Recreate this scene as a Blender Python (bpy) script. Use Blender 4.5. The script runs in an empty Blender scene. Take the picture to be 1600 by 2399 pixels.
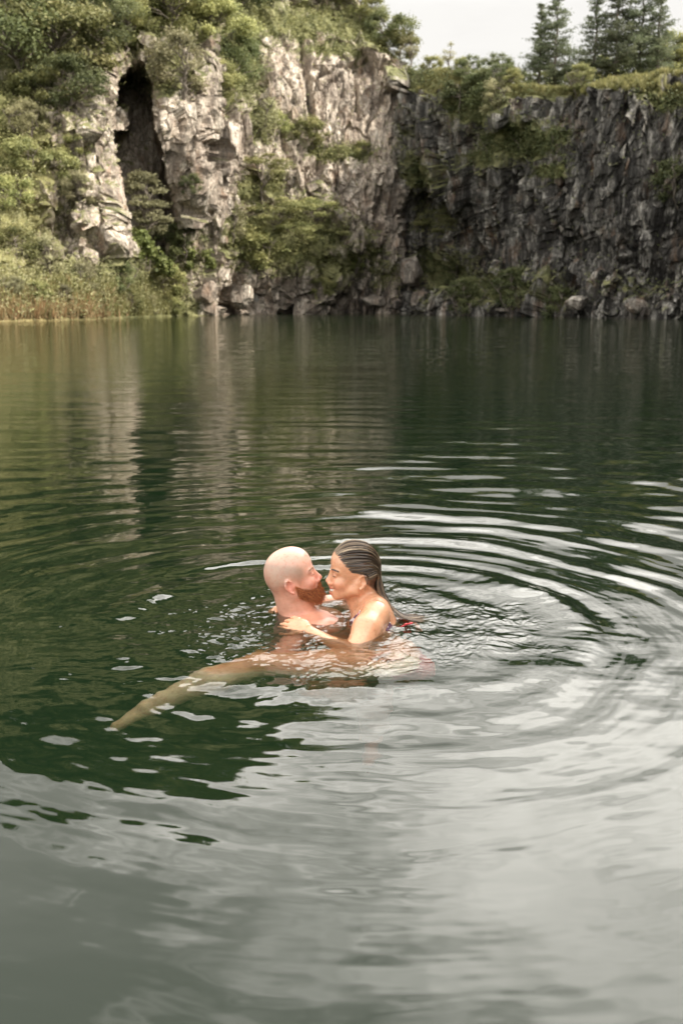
import bpy, math, random
import numpy as np
from mathutils import Vector, Matrix

# ------------------------------------------------------------------ camera, world, sun
SC = bpy.context.scene
COL = SC.collection
W0, H0, FPX = 1600.0, 2399.0, 2332.0
CAM_H = 1.15
PITCH = math.atan((1199.5 - 705.0) / FPX)
cam_d = bpy.data.cameras.new('camera')
cam = bpy.data.objects.new('camera', cam_d)
COL.objects.link(cam)
cam.location = (0, 0, CAM_H)
cam.rotation_euler = (math.pi / 2 - PITCH, 0, 0)
cam_d.sensor_fit = 'VERTICAL'
cam_d.sensor_height = 36.0
cam_d.lens = FPX / H0 * 36.0
cam_d.clip_start = 0.05
cam_d.clip_end = 3000
cam_d.dof.use_dof = True
cam_d.dof.focus_distance = 3.66
cam_d.dof.aperture_fstop = 4.5
SC.camera = cam
SC.view_settings.view_transform = 'Standard'
SC.view_settings.look = 'None'
SC.view_settings.exposure = 0.70
SC.view_settings.gamma = 1.0
SC.cycles.use_denoising = True
SC.cycles.max_bounces = 10
SC.cycles.diffuse_bounces = 3
SC.cycles.glossy_bounces = 4
SC.cycles.transmission_bounces = 8
SC.cycles.transparent_max_bounces = 8
SC.cycles.sample_clamp_indirect = 6.0
SC.cycles.caustics_reflective = False
SC.cycles.caustics_refractive = True

SUN_AZ = Vector((0.93, -0.36, 0)).normalized()
SUN_EL = math.radians(40)
sun_dir = Vector((SUN_AZ.x * math.cos(SUN_EL), SUN_AZ.y * math.cos(SUN_EL), math.sin(SUN_EL)))
sd = bpy.data.lights.new('sun', 'SUN')
sd.energy = 5.0
sd.angle = math.radians(2.0)
sd.color = (1.0, 0.93, 0.82)
so = bpy.data.objects.new('sun', sd)
COL.objects.link(so)
so.rotation_euler = sun_dir.to_track_quat('Z', 'Y').to_euler()

world = bpy.data.worlds.new('World')
SC.world = world
world.use_nodes = True
nt = world.node_tree
for n in list(nt.nodes):
    nt.nodes.remove(n)


class NT:
    """small helper for building node trees"""
    def __init__(s, t): s.t = t
    def n(s, typ, **kw):
        nd = s.t.nodes.new(typ)
        for k, v in kw.items():
            if k == 'ins':
                for kk, vv in v.items():
                    if isinstance(vv, bpy.types.NodeSocket): s.t.links.new(vv, nd.inputs[kk])
                    else: nd.inputs[kk].default_value = vv
            else: setattr(nd, k, v)
        return nd
    def math(s, op, a, b=None, c=None, clamp=False):
        nd = s.t.nodes.new('ShaderNodeMath'); nd.operation = op; nd.use_clamp = clamp
        for i, v in enumerate((a, b, c)):
            if v is None: continue
            if isinstance(v, bpy.types.NodeSocket): s.t.links.new(v, nd.inputs[i])
            else: nd.inputs[i].default_value = v
        return nd.outputs[0]
    def mix(s, f, a, b, mode='MIX'):
        nd = s.t.nodes.new('ShaderNodeMix'); nd.data_type = 'RGBA'; nd.blend_type = mode
        for k, v in ((0, f), (6, a), (7, b)):
            if isinstance(v, bpy.types.NodeSocket): s.t.links.new(v, nd.inputs[k])
            elif k == 0: nd.inputs[k].default_value = v
            else: nd.inputs[k].default_value = (v[0], v[1], v[2], 1)
        return nd.outputs[2]
    def ramp(s, f, stops, interp='LINEAR'):
        nd = s.t.nodes.new('ShaderNodeValToRGB'); nd.color_ramp.interpolation = interp
        e = nd.color_ramp.elements
        while len(e) < len(stops): e.new(0.5)
        for i, (p, c) in enumerate(stops):
            e[i].position = p
            e[i].color = (c, c, c, 1) if not hasattr(c, '__len__') else (c[0], c[1], c[2], 1)
        s.t.links.new(f, nd.inputs[0])
        return nd.outputs[0]
    def rng(s, v, a, b, c, d, smooth=False):
        nd = s.t.nodes.new('ShaderNodeMapRange'); nd.clamp = True
        if smooth: nd.interpolation_type = 'SMOOTHSTEP'
        s.t.links.new(v, nd.inputs[0])
        for i, x in enumerate((a, b, c, d)): nd.inputs[i + 1].default_value = x
        return nd.outputs[0]
    def noise(s, vec, scale, detail=4, rough=0.55, dist=0.0):
        nd = s.n('ShaderNodeTexNoise')
        nd.inputs['Scale'].default_value = scale; nd.inputs['Detail'].default_value = detail
        nd.inputs['Roughness'].default_value = rough; nd.inputs['Distortion'].default_value = dist
        if vec is not None: s.t.links.new(vec, nd.inputs['Vector'])
        return nd.outputs[0]
    def mapping(s, vec, scale=(1, 1, 1), rot=(0, 0, 0), loc=(0, 0, 0)):
        nd = s.n('ShaderNodeMapping')
        s.t.links.new(vec, nd.inputs['Vector'])
        nd.inputs['Scale'].default_value = scale; nd.inputs['Rotation'].default_value = rot
        nd.inputs['Location'].default_value = loc
        return nd.outputs[0]


w = NT(nt)
sky = w.n('ShaderNodeTexSky', sky_type='NISHITA')
sky.sun_disc = False
sky.sun_elevation = SUN_EL
sky.sun_rotation = math.atan2(sun_dir.x, sun_dir.y)
sky.air_density = 1.0
sky.dust_density = 2.0
tc = w.n('ShaderNodeTexCoord')
sep = w.n('ShaderNodeSeparateXYZ', ins={0: tc.outputs['Generated']})
zz = w.math('MAXIMUM', sep.outputs[2], 0.0)
# cloud deck: direction projected on a layer overhead
den = w.math('ADD', zz, 0.10)
cx_ = w.math('DIVIDE', sep.outputs[0], den)
cy_ = w.math('DIVIDE', sep.outputs[1], den)
cv = w.n('ShaderNodeCombineXYZ', ins={0: cx_, 1: cy_, 2: 0.0}).outputs[0]
n1 = w.noise(w.mapping(cv, loc=(1.3, 4.1, 0)), 0.75, 6, 0.55, 0.35)
n2 = w.noise(w.mapping(cv, loc=(5.3, 2.1, 0)), 2.6, 6, 0.6, 0.5)
# thick grey cloud upper left, bright thin cloud towards the right
side = w.math('ADD', w.math('MULTIPLY', sep.outputs[0], 1.25), w.math('MULTIPLY', n1, 1.2))
n3 = w.noise(w.mapping(cv, loc=(8.3, 2.9, 0)), 7.0, 5, 0.6, 0.4)
side = w.math('ADD', side, w.math('MULTIPLY', w.math('SUBTRACT', n2, 0.5), 2.2))
side = w.math('ADD', side, w.math('MULTIPLY', w.math('SUBTRACT', n3, 0.5), 0.8))
bright = w.rng(side, 0.05, 1.15, 0.0, 1.0, True)
elev = w.rng(sep.outputs[2], 0.25, 0.50, 0.0, 1.0, True)
elev_hi = w.rng(sep.outputs[2], 0.55, 0.80, 0.0, 1.0, True)
hi = w.rng(bright, 0.0, 1.0, 1.35, 5.6)
lo = w.rng(bright, 0.0, 1.0, 0.56, 0.60)
lum = w.math('ADD', w.math('MULTIPLY', hi, elev), w.math('MULTIPLY', lo, w.math('SUBTRACT', 1.0, elev)))
top_l = w.rng(bright, 0.0, 1.0, 1.5, 4.0)
lum = w.math('ADD', w.math('MULTIPLY', top_l, elev_hi), w.math('MULTIPLY', lum, w.math('SUBTRACT', 1.0, elev_hi)))
# the sky behind the photographer is a calmer, dimmer deck
back = w.rng(sep.outputs[1], -0.3, 0.35, 0.0, 1.0, True)
lum = w.math('ADD', w.math('MULTIPLY', lum, back), w.math('MULTIPLY', w.math('SUBTRACT', 1.0, back), 1.45))
ccol = w.mix(1.0, (1.0, 0.98, 0.945), (1, 1, 1), 'MULTIPLY')
cl = w.n('ShaderNodeVectorMath', operation='SCALE', ins={0: ccol, 'Scale': lum}).outputs[0]
skyc = w.n('ShaderNodeVectorMath', operation='SCALE', ins={0: sky.outputs[0], 'Scale': 0.13}).outputs[0]
gap = w.rng(w.noise(w.mapping(cv, loc=(2.0, 0.6, 0)), 1.3, 4, 0.5), 0.60, 0.72, 0.0, 0.6, True)
gap = w.math('SUBTRACT', 1.0, w.math('MULTIPLY', gap, elev))
fin = w.mix(gap, skyc, cl)
bg = w.n('ShaderNodeBackground', ins={'Color': fin, 'Strength': 1.0})
wo = w.n('ShaderNodeOutputWorld')
nt.links.new(bg.outputs[0], wo.inputs[0])

# ------------------------------------------------------------------ helpers
SP, CP = math.sin(PITCH), math.cos(PITCH)


def P(x, y, Y):
    """world point seen at photo pixel x, y at distance Y ahead"""
    a = (x - 800.0) / FPX; b = (1199.5 - y) / FPX
    t = Y / (b * SP + CP)
    return np.array([a * t, Y, CAM_H + (b * CP - SP) * t])


def new_mat(name):
    m = bpy.data.materials.new(name); m.use_nodes = True
    for n in list(m.node_tree.nodes): m.node_tree.nodes.remove(n)
    g = NT(m.node_tree)
    g.out = g.n('ShaderNodeOutputMaterial')
    return m, g


def mesh_np(name, V, F, smooth=True, attrs=None, colors=None):
    """mesh from numpy verts and an (n,3) or (n,4) face array (or list of such arrays)"""
    if not isinstance(F, (list, tuple)): F = [F]
    F = [np.asarray(f, np.int32) for f in F if len(f)]
    me = bpy.data.meshes.new(name)
    V = np.asarray(V, np.float32)
    me.vertices.add(len(V)); me.vertices.foreach_set('co', V.ravel())
    loops = np.concatenate([f.ravel() for f in F])
    sizes = np.concatenate([np.full(len(f), f.shape[1], np.int32) for f in F])
    starts = np.concatenate([[0], np.cumsum(sizes)[:-1]]).astype(np.int32)
    me.loops.add(len(loops)); me.loops.foreach_set('vertex_index', loops)
    me.polygons.add(len(sizes)); me.polygons.foreach_set('loop_start', starts)
    me.polygons.foreach_set('loop_total', sizes)
    me.polygons.foreach_set('use_smooth', np.full(len(sizes), smooth))
    for k, v in (attrs or {}).items():
        a = me.attributes.new(k, 'FLOAT', 'POINT'); a.data.foreach_set('value', np.asarray(v, np.float32))
    for k, v in (colors or {}).items():
        a = me.attributes.new(k, 'FLOAT_COLOR', 'POINT')
        v = np.asarray(v, np.float32)
        if v.shape[1] == 3: v = np.concatenate([v, np.ones((len(v), 1), np.float32)], 1)
        a.data.foreach_set('color', v.ravel())
    me.update(calc_edges=True)
    return me


def link(name, me, mat=None, parent=None, loc=None):
    if me.name != name and me.users == 0: me.name = name
    o = bpy.data.objects.new(name, me)
    if mat is not None and me is not None and len(me.materials) == 0: me.materials.append(mat)
    COL.objects.link(o)
    if parent is not None: o.parent = parent
    if loc is not None: o.location = loc
    return o


def tag(o, label=None, cat=None, group=None, kind=None):
    for k, v in (('label', label), ('category', cat), ('group', group), ('kind', kind)):
        if v: o[k] = v
    return o


def hash3(ix, iy, iz, seed):
    h = (ix.astype(np.int64) * 374761393 + iy.astype(np.int64) * 668265263 + iz.astype(np.int64) * 2147483647 + seed * 1274126177) & 0xFFFFFFFF
    h = ((h ^ (h >> 13)) * 1274126177) & 0xFFFFFFFF
    h = ((h ^ (h >> 16)) * 2246822519) & 0xFFFFFFFF
    return ((h ^ (h >> 15)) & 0xFFFFFF) / float(0xFFFFFF)


def vnoise(x, y, z=None, seed=0):
    """gradient noise, roughly -1..1"""
    x = np.asarray(x, float); y = np.asarray(y, float)
    flat = z is None or not np.any(z)
    if z is None: z = np.zeros_like(x)
    fx, fy, fz = np.floor(x), np.floor(y), np.floor(z)
    tx, ty, tz = x - fx, y - fy, z - fz
    q = lambda t: t * t * t * (t * (t * 6 - 15) + 10)
    ux, uy, uz = q(tx), q(ty), q(tz)
    r = 0
    for dz in ((0,) if flat else (0, 1)):
        wz = 1.0 if flat else ((1 - uz) if dz == 0 else uz)
        for dy in (0, 1):
            wy = (1 - uy) if dy == 0 else uy
            for dx in (0, 1):
                wx = (1 - ux) if dx == 0 else ux
                h = hash3(fx + dx, fy + dy, fz + dz, seed) * 6.2831853
                if flat: g = np.cos(h) * (tx - dx) + np.sin(h) * (ty - dy)
                else:
                    c = np.mod(h * 7.13, 2.0) - 1; s_ = np.sqrt(1 - c * c)
                    g = s_ * (np.cos(h) * (tx - dx) + np.sin(h) * (ty - dy)) + c * (tz - dz)
                r = r + wx * wy * wz * g
    return r * 1.75


def fbm(x, y, z=None, octaves=4, seed=0, gain=0.5, lac=2.03):
    a, s, tot = 1.0, 0, 0.0
    for i in range(octaves):
        s = s + a * vnoise(x * lac ** i, y * lac ** i, None if z is None else z * lac ** i, seed + i * 17)
        tot += a; a *= gain
    return s / tot


def cells(x, y, z, seed, tilt=1.1):
    """angular Worley: F1, F2-F1, random value of the nearest cell, and a tilted facet height inside it"""
    fx, fy, fz = np.floor(x), np.floor(y), np.floor(z)
    b1 = np.full(x.shape, 9.0); b2 = np.full(x.shape, 9.0); rv = np.zeros(x.shape); fh = np.zeros(x.shape)
    for dx in (-1, 0, 1):
        for dy in (-1, 0, 1):
            for dz in (-1, 0, 1):
                cx, cy, cz = fx + dx, fy + dy, fz + dz
                h1, h2, h3 = hash3(cx, cy, cz, seed), hash3(cx, cy, cz, seed + 1), hash3(cx, cy, cz, seed + 2)
                ax, ay, az = x - (cx + .1 + .8 * h1), y - (cy + .1 + .8 * h2), z - (cz + .1 + .8 * h3)
                d = 0.55 * np.maximum(np.maximum(np.abs(ax), np.abs(ay)), np.abs(az)) + 0.30 * (np.abs(ax) + np.abs(ay) + np.abs(az))
                r = hash3(cx, cy, cz, seed + 3)
                m = d < b1
                b2 = np.where(m, b1, np.minimum(b2, d))
                t = (r * 7.3 % 1 - .5) * (ax + ay) * 2 + (r * 13.7 % 1 - .5) * az * 1.6
                fh = np.where(m, t * tilt, fh)
                rv = np.where(m, r, rv); b1 = np.where(m, d, b1)
    return b1, b2 - b1, rv, fh


def sstep(a, b, x):
    t = np.clip((x - a) / (b - a), 0, 1)
    return t * t * (3 - 2 * t)


def grid_faces(nr, nc):
    i = np.arange(nr * nc).reshape(nr, nc)
    return np.stack([i[:-1, :-1], i[:-1, 1:], i[1:, 1:], i[1:, :-1]], -1).reshape(-1, 4)

# ------------------------------------------------------------------ the quarry walls
CX = np.array([-700, -300, 0, 120, 200, 250, 272, 300, 345, 368, 385, 440, 500, 540, 600, 700, 800, 880, 922, 945, 1000, 1080, 1200, 1320, 1450, 1600, 1900, 2400.])
CY = np.array([1000, 760, 700, 640, 560, 480, 400, 300, 200, 100, 0, -200, -500.])
CD = np.array([
 [45, 45, 46, 47, 49, 51, 53, 56, 60, 64, 70, 78, 86],
 [52, 52, 53, 54, 57, 60, 62, 65, 68, 72, 76, 84, 92],
 [56, 57, 59, 61, 64, 66, 68, 70, 73, 76, 80, 86, 95],
 [58, 60, 62, 65, 68, 69, 70, 72, 75, 78, 81, 87, 95],
 [61, 63, 65, 67, 69, 70, 71, 73, 77, 80, 83, 88, 96],
 [64, 66, 67, 68, 69.5, 70.5, 71.5, 73.5, 77, 80, 84, 89, 97],
 [66, 68, 70, 71, 72, 72.5, 73, 75, 77.5, 81, 84, 89, 97],
 [68, 70, 73, 74, 74, 74, 74, 76, 78, 82, 85, 90, 98],
 [71, 73, 76, 77, 77, 77, 76, 77, 79, 82, 85, 90, 98],
 [73, 75, 77, 79, 79, 78, 77, 77, 79, 82, 86, 91, 99],
 [74, 76, 78, 80, 80.5, 80, 78, 77, 78, 82, 86, 91, 99],
 [77, 79, 80, 81, 81, 80, 79, 79, 80, 83, 87, 92, 100],
 [83, 85, 84, 83, 83, 82, 82, 82, 83, 86, 90, 95, 103],
 [88, 90, 88, 86, 85, 85, 85, 84, 86, 88, 92, 97, 106],
 [91, 92, 91, 88, 87, 89, 90, 90, 90, 93, 97, 103, 112],
 [93, 94, 93, 89, 88, 92, 93, 94, 95, 98, 104, 112, 125],
 [94, 95, 95, 92, 91, 93, 94, 95, 96, 100, 110, 120, 135],
 [95, 95.5, 96, 96, 94, 95, 95, 96, 97, 104, 116, 130, 145],
 [95, 95.5, 96, 96, 96, 96, 96, 96, 97, 106, 118, 130, 145],
 [95, 96, 98, 99, 99, 99, 99, 99, 100, 108, 118, 130, 145],
 [91, 92, 94, 97, 97.5, 97, 95, 95, 95, 100, 110, 120, 130],
 [85, 86, 88, 91, 92, 90, 88, 87, 87, 95, 105, 115, 125],
 [78, 79, 81, 82, 83, 82, 80.5, 80, 80, 90, 100, 110, 120],
 [72, 73, 74, 76, 76, 75.5, 75, 75, 76, 85, 95, 105, 115],
 [68, 69, 70, 71, 72, 72, 72, 72, 73, 80, 90, 100, 110],
 [65, 66, 67, 68, 69, 69, 69, 70, 71, 78, 88, 98, 108],
 [58, 59, 60, 61, 62, 62, 62, 63, 64, 70, 80, 90, 100],
 [49, 50, 51, 52, 52, 53, 53, 54, 55, 60, 70, 80, 90]])
RX = [-700, 0, 400, 500, 600, 700, 800, 840, 870, 900, 930, 960, 1050, 1100, 1150, 1200, 1260, 1330, 1400, 1470, 1600, 1900, 2400]
RY = [-520, -500, -470, -420, -350, -220, -70, 0, 60, 105, 140, 165, 172, 186, 192, 205, 212, 212, 204, 190, 178, 172, 150]


def depth_at(x, y):
    ix = np.clip(np.searchsorted(CX, x) - 1, 0, len(CX) - 2)
    yy = -y; cyn = -CY
    iy = np.clip(np.searchsorted(cyn, yy) - 1, 0, len(CY) - 2)
    tx = np.clip((x - CX[ix]) / (CX[ix + 1] - CX[ix]), 0, 1); ty = np.clip((yy - cyn[iy]) / (cyn[iy + 1] - cyn[iy]), 0, 1)
    sx = tx * tx * (3 - 2 * tx) * 0.5 + tx * 0.5
    return ((CD[ix, iy] * (1 - sx) + CD[ix + 1, iy] * sx) * (1 - ty) + (CD[ix, iy + 1] * (1 - sx) + CD[ix + 1, iy + 1] * sx) * ty)


def Pn(x, y, Y):
    a = (x - 800.0) / FPX; b = (1199.5 - y) / FPX
    t = Y / (b * SP + CP)
    return a * t, Y, CAM_H + (b * CP - SP) * t


# columns dense in frame
colx = np.concatenate([np.linspace(-700, -80, 60, endpoint=False), np.linspace(-80, 1680, 860, endpoint=False), np.linspace(1680, 2400, 70)])
NV = 560
v = np.linspace(0, 1, NV)
GX = np.repeat(colx[None, :], NV, 0)
rim = np.interp(colx, RX, RY)
rim = rim + 7 * fbm(colx / 30.0, colx * 0 + 3.3, None, 3, 5) * (np.asarray(colx) > 880)
vv = v[:, None]
low = 830.0
GY = low + (rim[None, :] - low) * (vv ** 1.0)
gxj = GX + 10 * fbm(GX / 60, GY / 60, None, 3, 91)
gyj = GY + 14 * fbm(GX / 50, GY / 50, None, 3, 92) * np.clip((1 - vv) * 12, 0, 1)
D = depth_at(gxj, gyj)
X, Yw, Z = Pn(GX, GY, D)
N0 = None


def normals(Pw):
    du = np.gradient(Pw, axis=1); dv = np.gradient(Pw, axis=0)
    n = np.cross(du, dv); n /= np.linalg.norm(n, axis=-1, keepdims=True) + 1e-9
    return n


N0 = normals(np.stack([X, Yw, Z], -1))
N0 = N0 * np.where(N0[..., 1:2] > 0.25, -1, 1) if np.mean(N0[..., 1]) < 0 else N0 * -1
# the deep shaded cleft in the left wall
cl_l = np.interp(GY + 5 * fbm(GX / 9, GY / 16, None, 3, 95), [150, 175, 200, 300, 400, 480, 560, 600], [318, 303, 276, 262, 268, 284, 298, 324])
cl_r = np.interp(GY + 5 * fbm(GX / 9, GY / 16, None, 3, 96), [150, 175, 200, 240, 300, 340, 400, 480, 545, 600], [328, 346, 358, 362, 362, 374, 386, 404, 408, 370])
cj = 4 * fbm(GX / 12, GY / 14, None, 3, 97)
cleft = sstep(-2, 3, GX - cl_l + cj) * sstep(-2, 3, cl_r - GX + cj) * sstep(155, 180, GY) * sstep(640, 590, GY)
slab = sstep(-2, 3, GX - 246) * sstep(-2, 3, 302 - GX) * sstep(255, 262, GY) * sstep(312, 306, GY)
D = D + 9.0 * cleft * (1 - .75 * slab)
X, Yw, Z = Pn(GX, GY, D)
Pw = np.stack([X, Yw, Z], -1)
# veg masks painted as soft ellipses (photo px): x, y, rx, ry, strength
VEG = [(60, 60, 330, 170, 1), (330, 30, 260, 110, 1), (540, -10, 150, 90, 1), (20, 330, 110, 200, .95), (150, 380, 60, 60, .5), (20, 540, 80, 110, .85), (150, 640, 60, 40, .7), (60, 690, 260, 70, 1), (220, 700, 220, 45, 1),
       (310, 640, 100, 60, 1), (430, 600, 60, 90, .6), (400, 170, 60, 70, .8), (545, 130, 75, 130, 1), (590, 290, 60, 80, .75), (500, 230, 40, 60, .7), (700, 60, 200, 60, .8), (830, 70, 90, 60, .8), (780, 130, 120, 26, .7), (880, 110, 70, 40, 1),
       (600, 440, 70, 45, .9), (660, 560, 150, 80, .95), (560, 560, 90, 90, .7), (790, 360, 110, 28, .75), (690, 310, 50, 40, .6), (770, 610, 110, 50, .7), (850, 580, 50, 50, .6),
       (1130, 230, 90, 80, .95), (1230, 330, 120, 50, .95), (1150, 370, 60, 30, .8), (1000, 400, 70, 60, .7), (960, 330, 40, 80, .6), (1010, 190, 110, 30, .9), (1190, 210, 110, 22, .9),
       (1300, 400, 60, 25, .7), (1180, 690, 160, 45, .95), (1020, 620, 90, 50, .7), (1010, 500, 60, 60, .45), (1470, 200, 120, 30, .8), (1560, 230, 90, 40, .7), (1250, 220, 120, 18, .9), (1400, 215, 120, 14, .8), (1580, 420, 40, 60, .4),
       (900, 640, 80, 50, .5), (1480, 690, 120, 30, .3), (-300, 400, 500, 600, .9), (2000, 250, 300, 200, .7)]


def veg_at(x, y):
    m = np.zeros(np.shape(x))
    for (a, b, c, d, s) in VEG:
        m = np.maximum(m, s * np.exp(-(((x - a) / c) ** 2 + ((y - b) / d) ** 2) ** 1.5 * 1.1))
    m = np.where(y < -20, np.maximum(m, .95), m)
    return m


veg = veg_at(GX, GY) + 0.35 * fbm(GX / 22, GY / 22, None, 4, 77)
veg = np.maximum(veg, sstep(690, 715, GY) * sstep(470, 440, GX))
# rock fracture relief: tall columns, blocks, ledges
rockm = 1 - 0.55 * sstep(0.45, 0.8, veg)
s1 = (X * 0.8 + Yw * 0.55); s2 = (Yw * 0.8 - X * 0.6)
wx = 0.8 * fbm(X / 3, Z / 5, Yw / 3, 3, 11); wz = 1.2 * fbm(X / 3, Z / 4, Yw / 3, 3, 12)
tilt = -0.18 * Z
f1, e1, r1, g1 = cells((X + wx + tilt) / 3.1, (Yw + wx) / 3.1, (Z + wz) / 15.0, 21)
f2, e2, r2, g2 = cells((X + wx * .6 + tilt * 1.3) / 1.15, (Yw + wx) / 1.15, (Z + wz) / 6.2, 31)
f3, e3, r3, g3 = cells((X + tilt * .8 + .2 * wx) / 0.5, (Yw - .3 * Z) / 0.5, (Z + .35 * X) / 2.2, 41)
sh = X * .75 + Yw * .65
rg = 1 - 2 * np.abs(fbm((X + .5 * wx + tilt) / 1.5, Yw / 1.5, (Z + wz) / 13, 4, 55, .55))
rg2 = 1 - 2 * np.abs(fbm((X + tilt * 1.5) / .6, Yw / .6, (Z + .4 * X) / 3.2, 3, 56, .6))
disp = (r1 - 0.5) * 1.7 + g1 * 1.2 + (r2 - 0.5) * 0.62 + g2 * .5 + (r3 - 0.5) * 0.24 + g3 * .22
disp += .75 * rg + .34 * rg2
disp += .8 * fbm(X / 6, Yw / 6, Z / 9, 4, 51) + 0.30 * fbm(X / .7, Yw / .7, Z / 2.2, 4, 61, .6)
soft = 1.6 * fbm(X / 2.5, Yw / 2.5, Z / 2.5, 4, 71)
cf = 1 - .42 * sstep(570, 620, GX) * sstep(950, 900, GX) * sstep(420, 380, GY)
lipd = np.minimum(np.abs(GX - cl_l), np.abs(GX - cl_r))
lip = np.exp(-(lipd / 26) ** 2) * sstep(140, 180, GY) * sstep(650, 600, GY)
disp = disp * cf * (1 - .65 * np.maximum(cleft, lip)) * rockm + soft * (1 - rockm)
bank = sstep(620, 690, GY) * sstep(470, 330, GX)
disp = disp * (1 - 0.85 * bank)
# sunken crack lines seen on the centre face
for (pts, wd, dp) in ((([700, 110], [706, 140], [716, 180], [722, 250], [730, 300]), 5, 1.5), (([835, 145], [836, 200], [840, 280]), 4, 1.2), (([735, 400], [712, 430], [715, 500]), 14, 1.2), (([1000, 480], [1080, 540], [1120, 620], [1000, 640]), 45, 2.2),
                      (([1180, 500], [1175, 560], [1190, 620]), 10, 1.0), (([512, 690], [520, 720]), 16, 2.2), (([1330, 560], [1420, 600], [1560, 660]), 35, 1.0)):
    dm = np.full(GX.shape, 1e9)
    for p, q in zip(pts[:-1], pts[1:]):
        dx, dy = q[0] - p[0], q[1] - p[1]
        t = np.clip(((GX - p[0]) * dx + (GY - p[1]) * dy) / (dx * dx + dy * dy), 0, 1)
        dm = np.minimum(dm, np.hypot(GX - p[0] - t * dx, GY - p[1] - t * dy))
    disp -= dp * np.exp(-(dm / wd) ** 2)
edge = np.clip((1 - vv) * 25, 0, 1) * 0.8 + 0.2
Pd = Pw + N0 * (disp * edge)[..., None]
# plateau and hill behind the rim
back_rows = []
top = Pd[-1].copy()
for k, (t, dz) in enumerate(((0.8, .12), (2, .25), (4, .45), (7, .75), (12, 1.3), (20, 2.0), (34, 3.0), (60, 5.0), (110, 9.0), (220, 16.0))):
    row = top.copy(); dirx = top[:, 0] / top[:, 1]
    row[:, 1] += t; row[:, 0] += dirx * t
    slope = np.interp(colx, [-700, 700, 900, 1000, 1200, 2400], [0.8, 0.8, 0.7, 1.3, 1.6, 1.3])
    row[:, 2] += dz * slope + 0.35 * fbm(row[:, 0] / 3, row[:, 1] / 3, None, 3, 88) * min(1, t / 3)
    back_rows.append(row)
FULL = np.concatenate([Pd, np.stack(back_rows)], 0)
nr, nc = FULL.shape[:2]
vegF = np.concatenate([veg, np.ones((len(back_rows), nc))], 0)
Fq = grid_faces(nr, nc)
NF = normals(FULL)
if NF[50, 400, 1] > 0: NF *= -1; Fq = Fq[:, ::-1]
GXF = np.concatenate([GX, np.repeat(colx[None], len(back_rows), 0)], 0); GYF = np.concatenate([GY, np.repeat(rim[None], len(back_rows), 0)], 0)
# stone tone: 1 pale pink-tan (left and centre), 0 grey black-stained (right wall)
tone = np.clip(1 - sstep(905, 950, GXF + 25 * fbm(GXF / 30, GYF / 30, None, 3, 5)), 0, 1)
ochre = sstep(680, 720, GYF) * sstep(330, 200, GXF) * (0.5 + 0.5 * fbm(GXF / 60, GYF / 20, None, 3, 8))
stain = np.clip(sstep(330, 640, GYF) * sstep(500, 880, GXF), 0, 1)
dry = np.clip(sstep(250, 60, GXF) * sstep(150, 420, GYF), 0, 1) + 0.8 * ((GYF <= 225) & (GXF > 1000))
cellv = np.concatenate([r2 * .55 + r3 * .45, np.zeros((len(back_rows), nc)) + .5], 0)
brk = sstep(-.1, .35, fbm(X / 2, Yw / 2, Z / 3, 3, 66))
crev = np.concatenate([(np.exp(-(e2 / 0.05) ** 2) * .8 + np.exp(-(e3 / .06) ** 2) * .45 + np.exp(-(e1 / .03) ** 2)) * brk, np.zeros((len(back_rows), nc))], 0)


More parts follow.
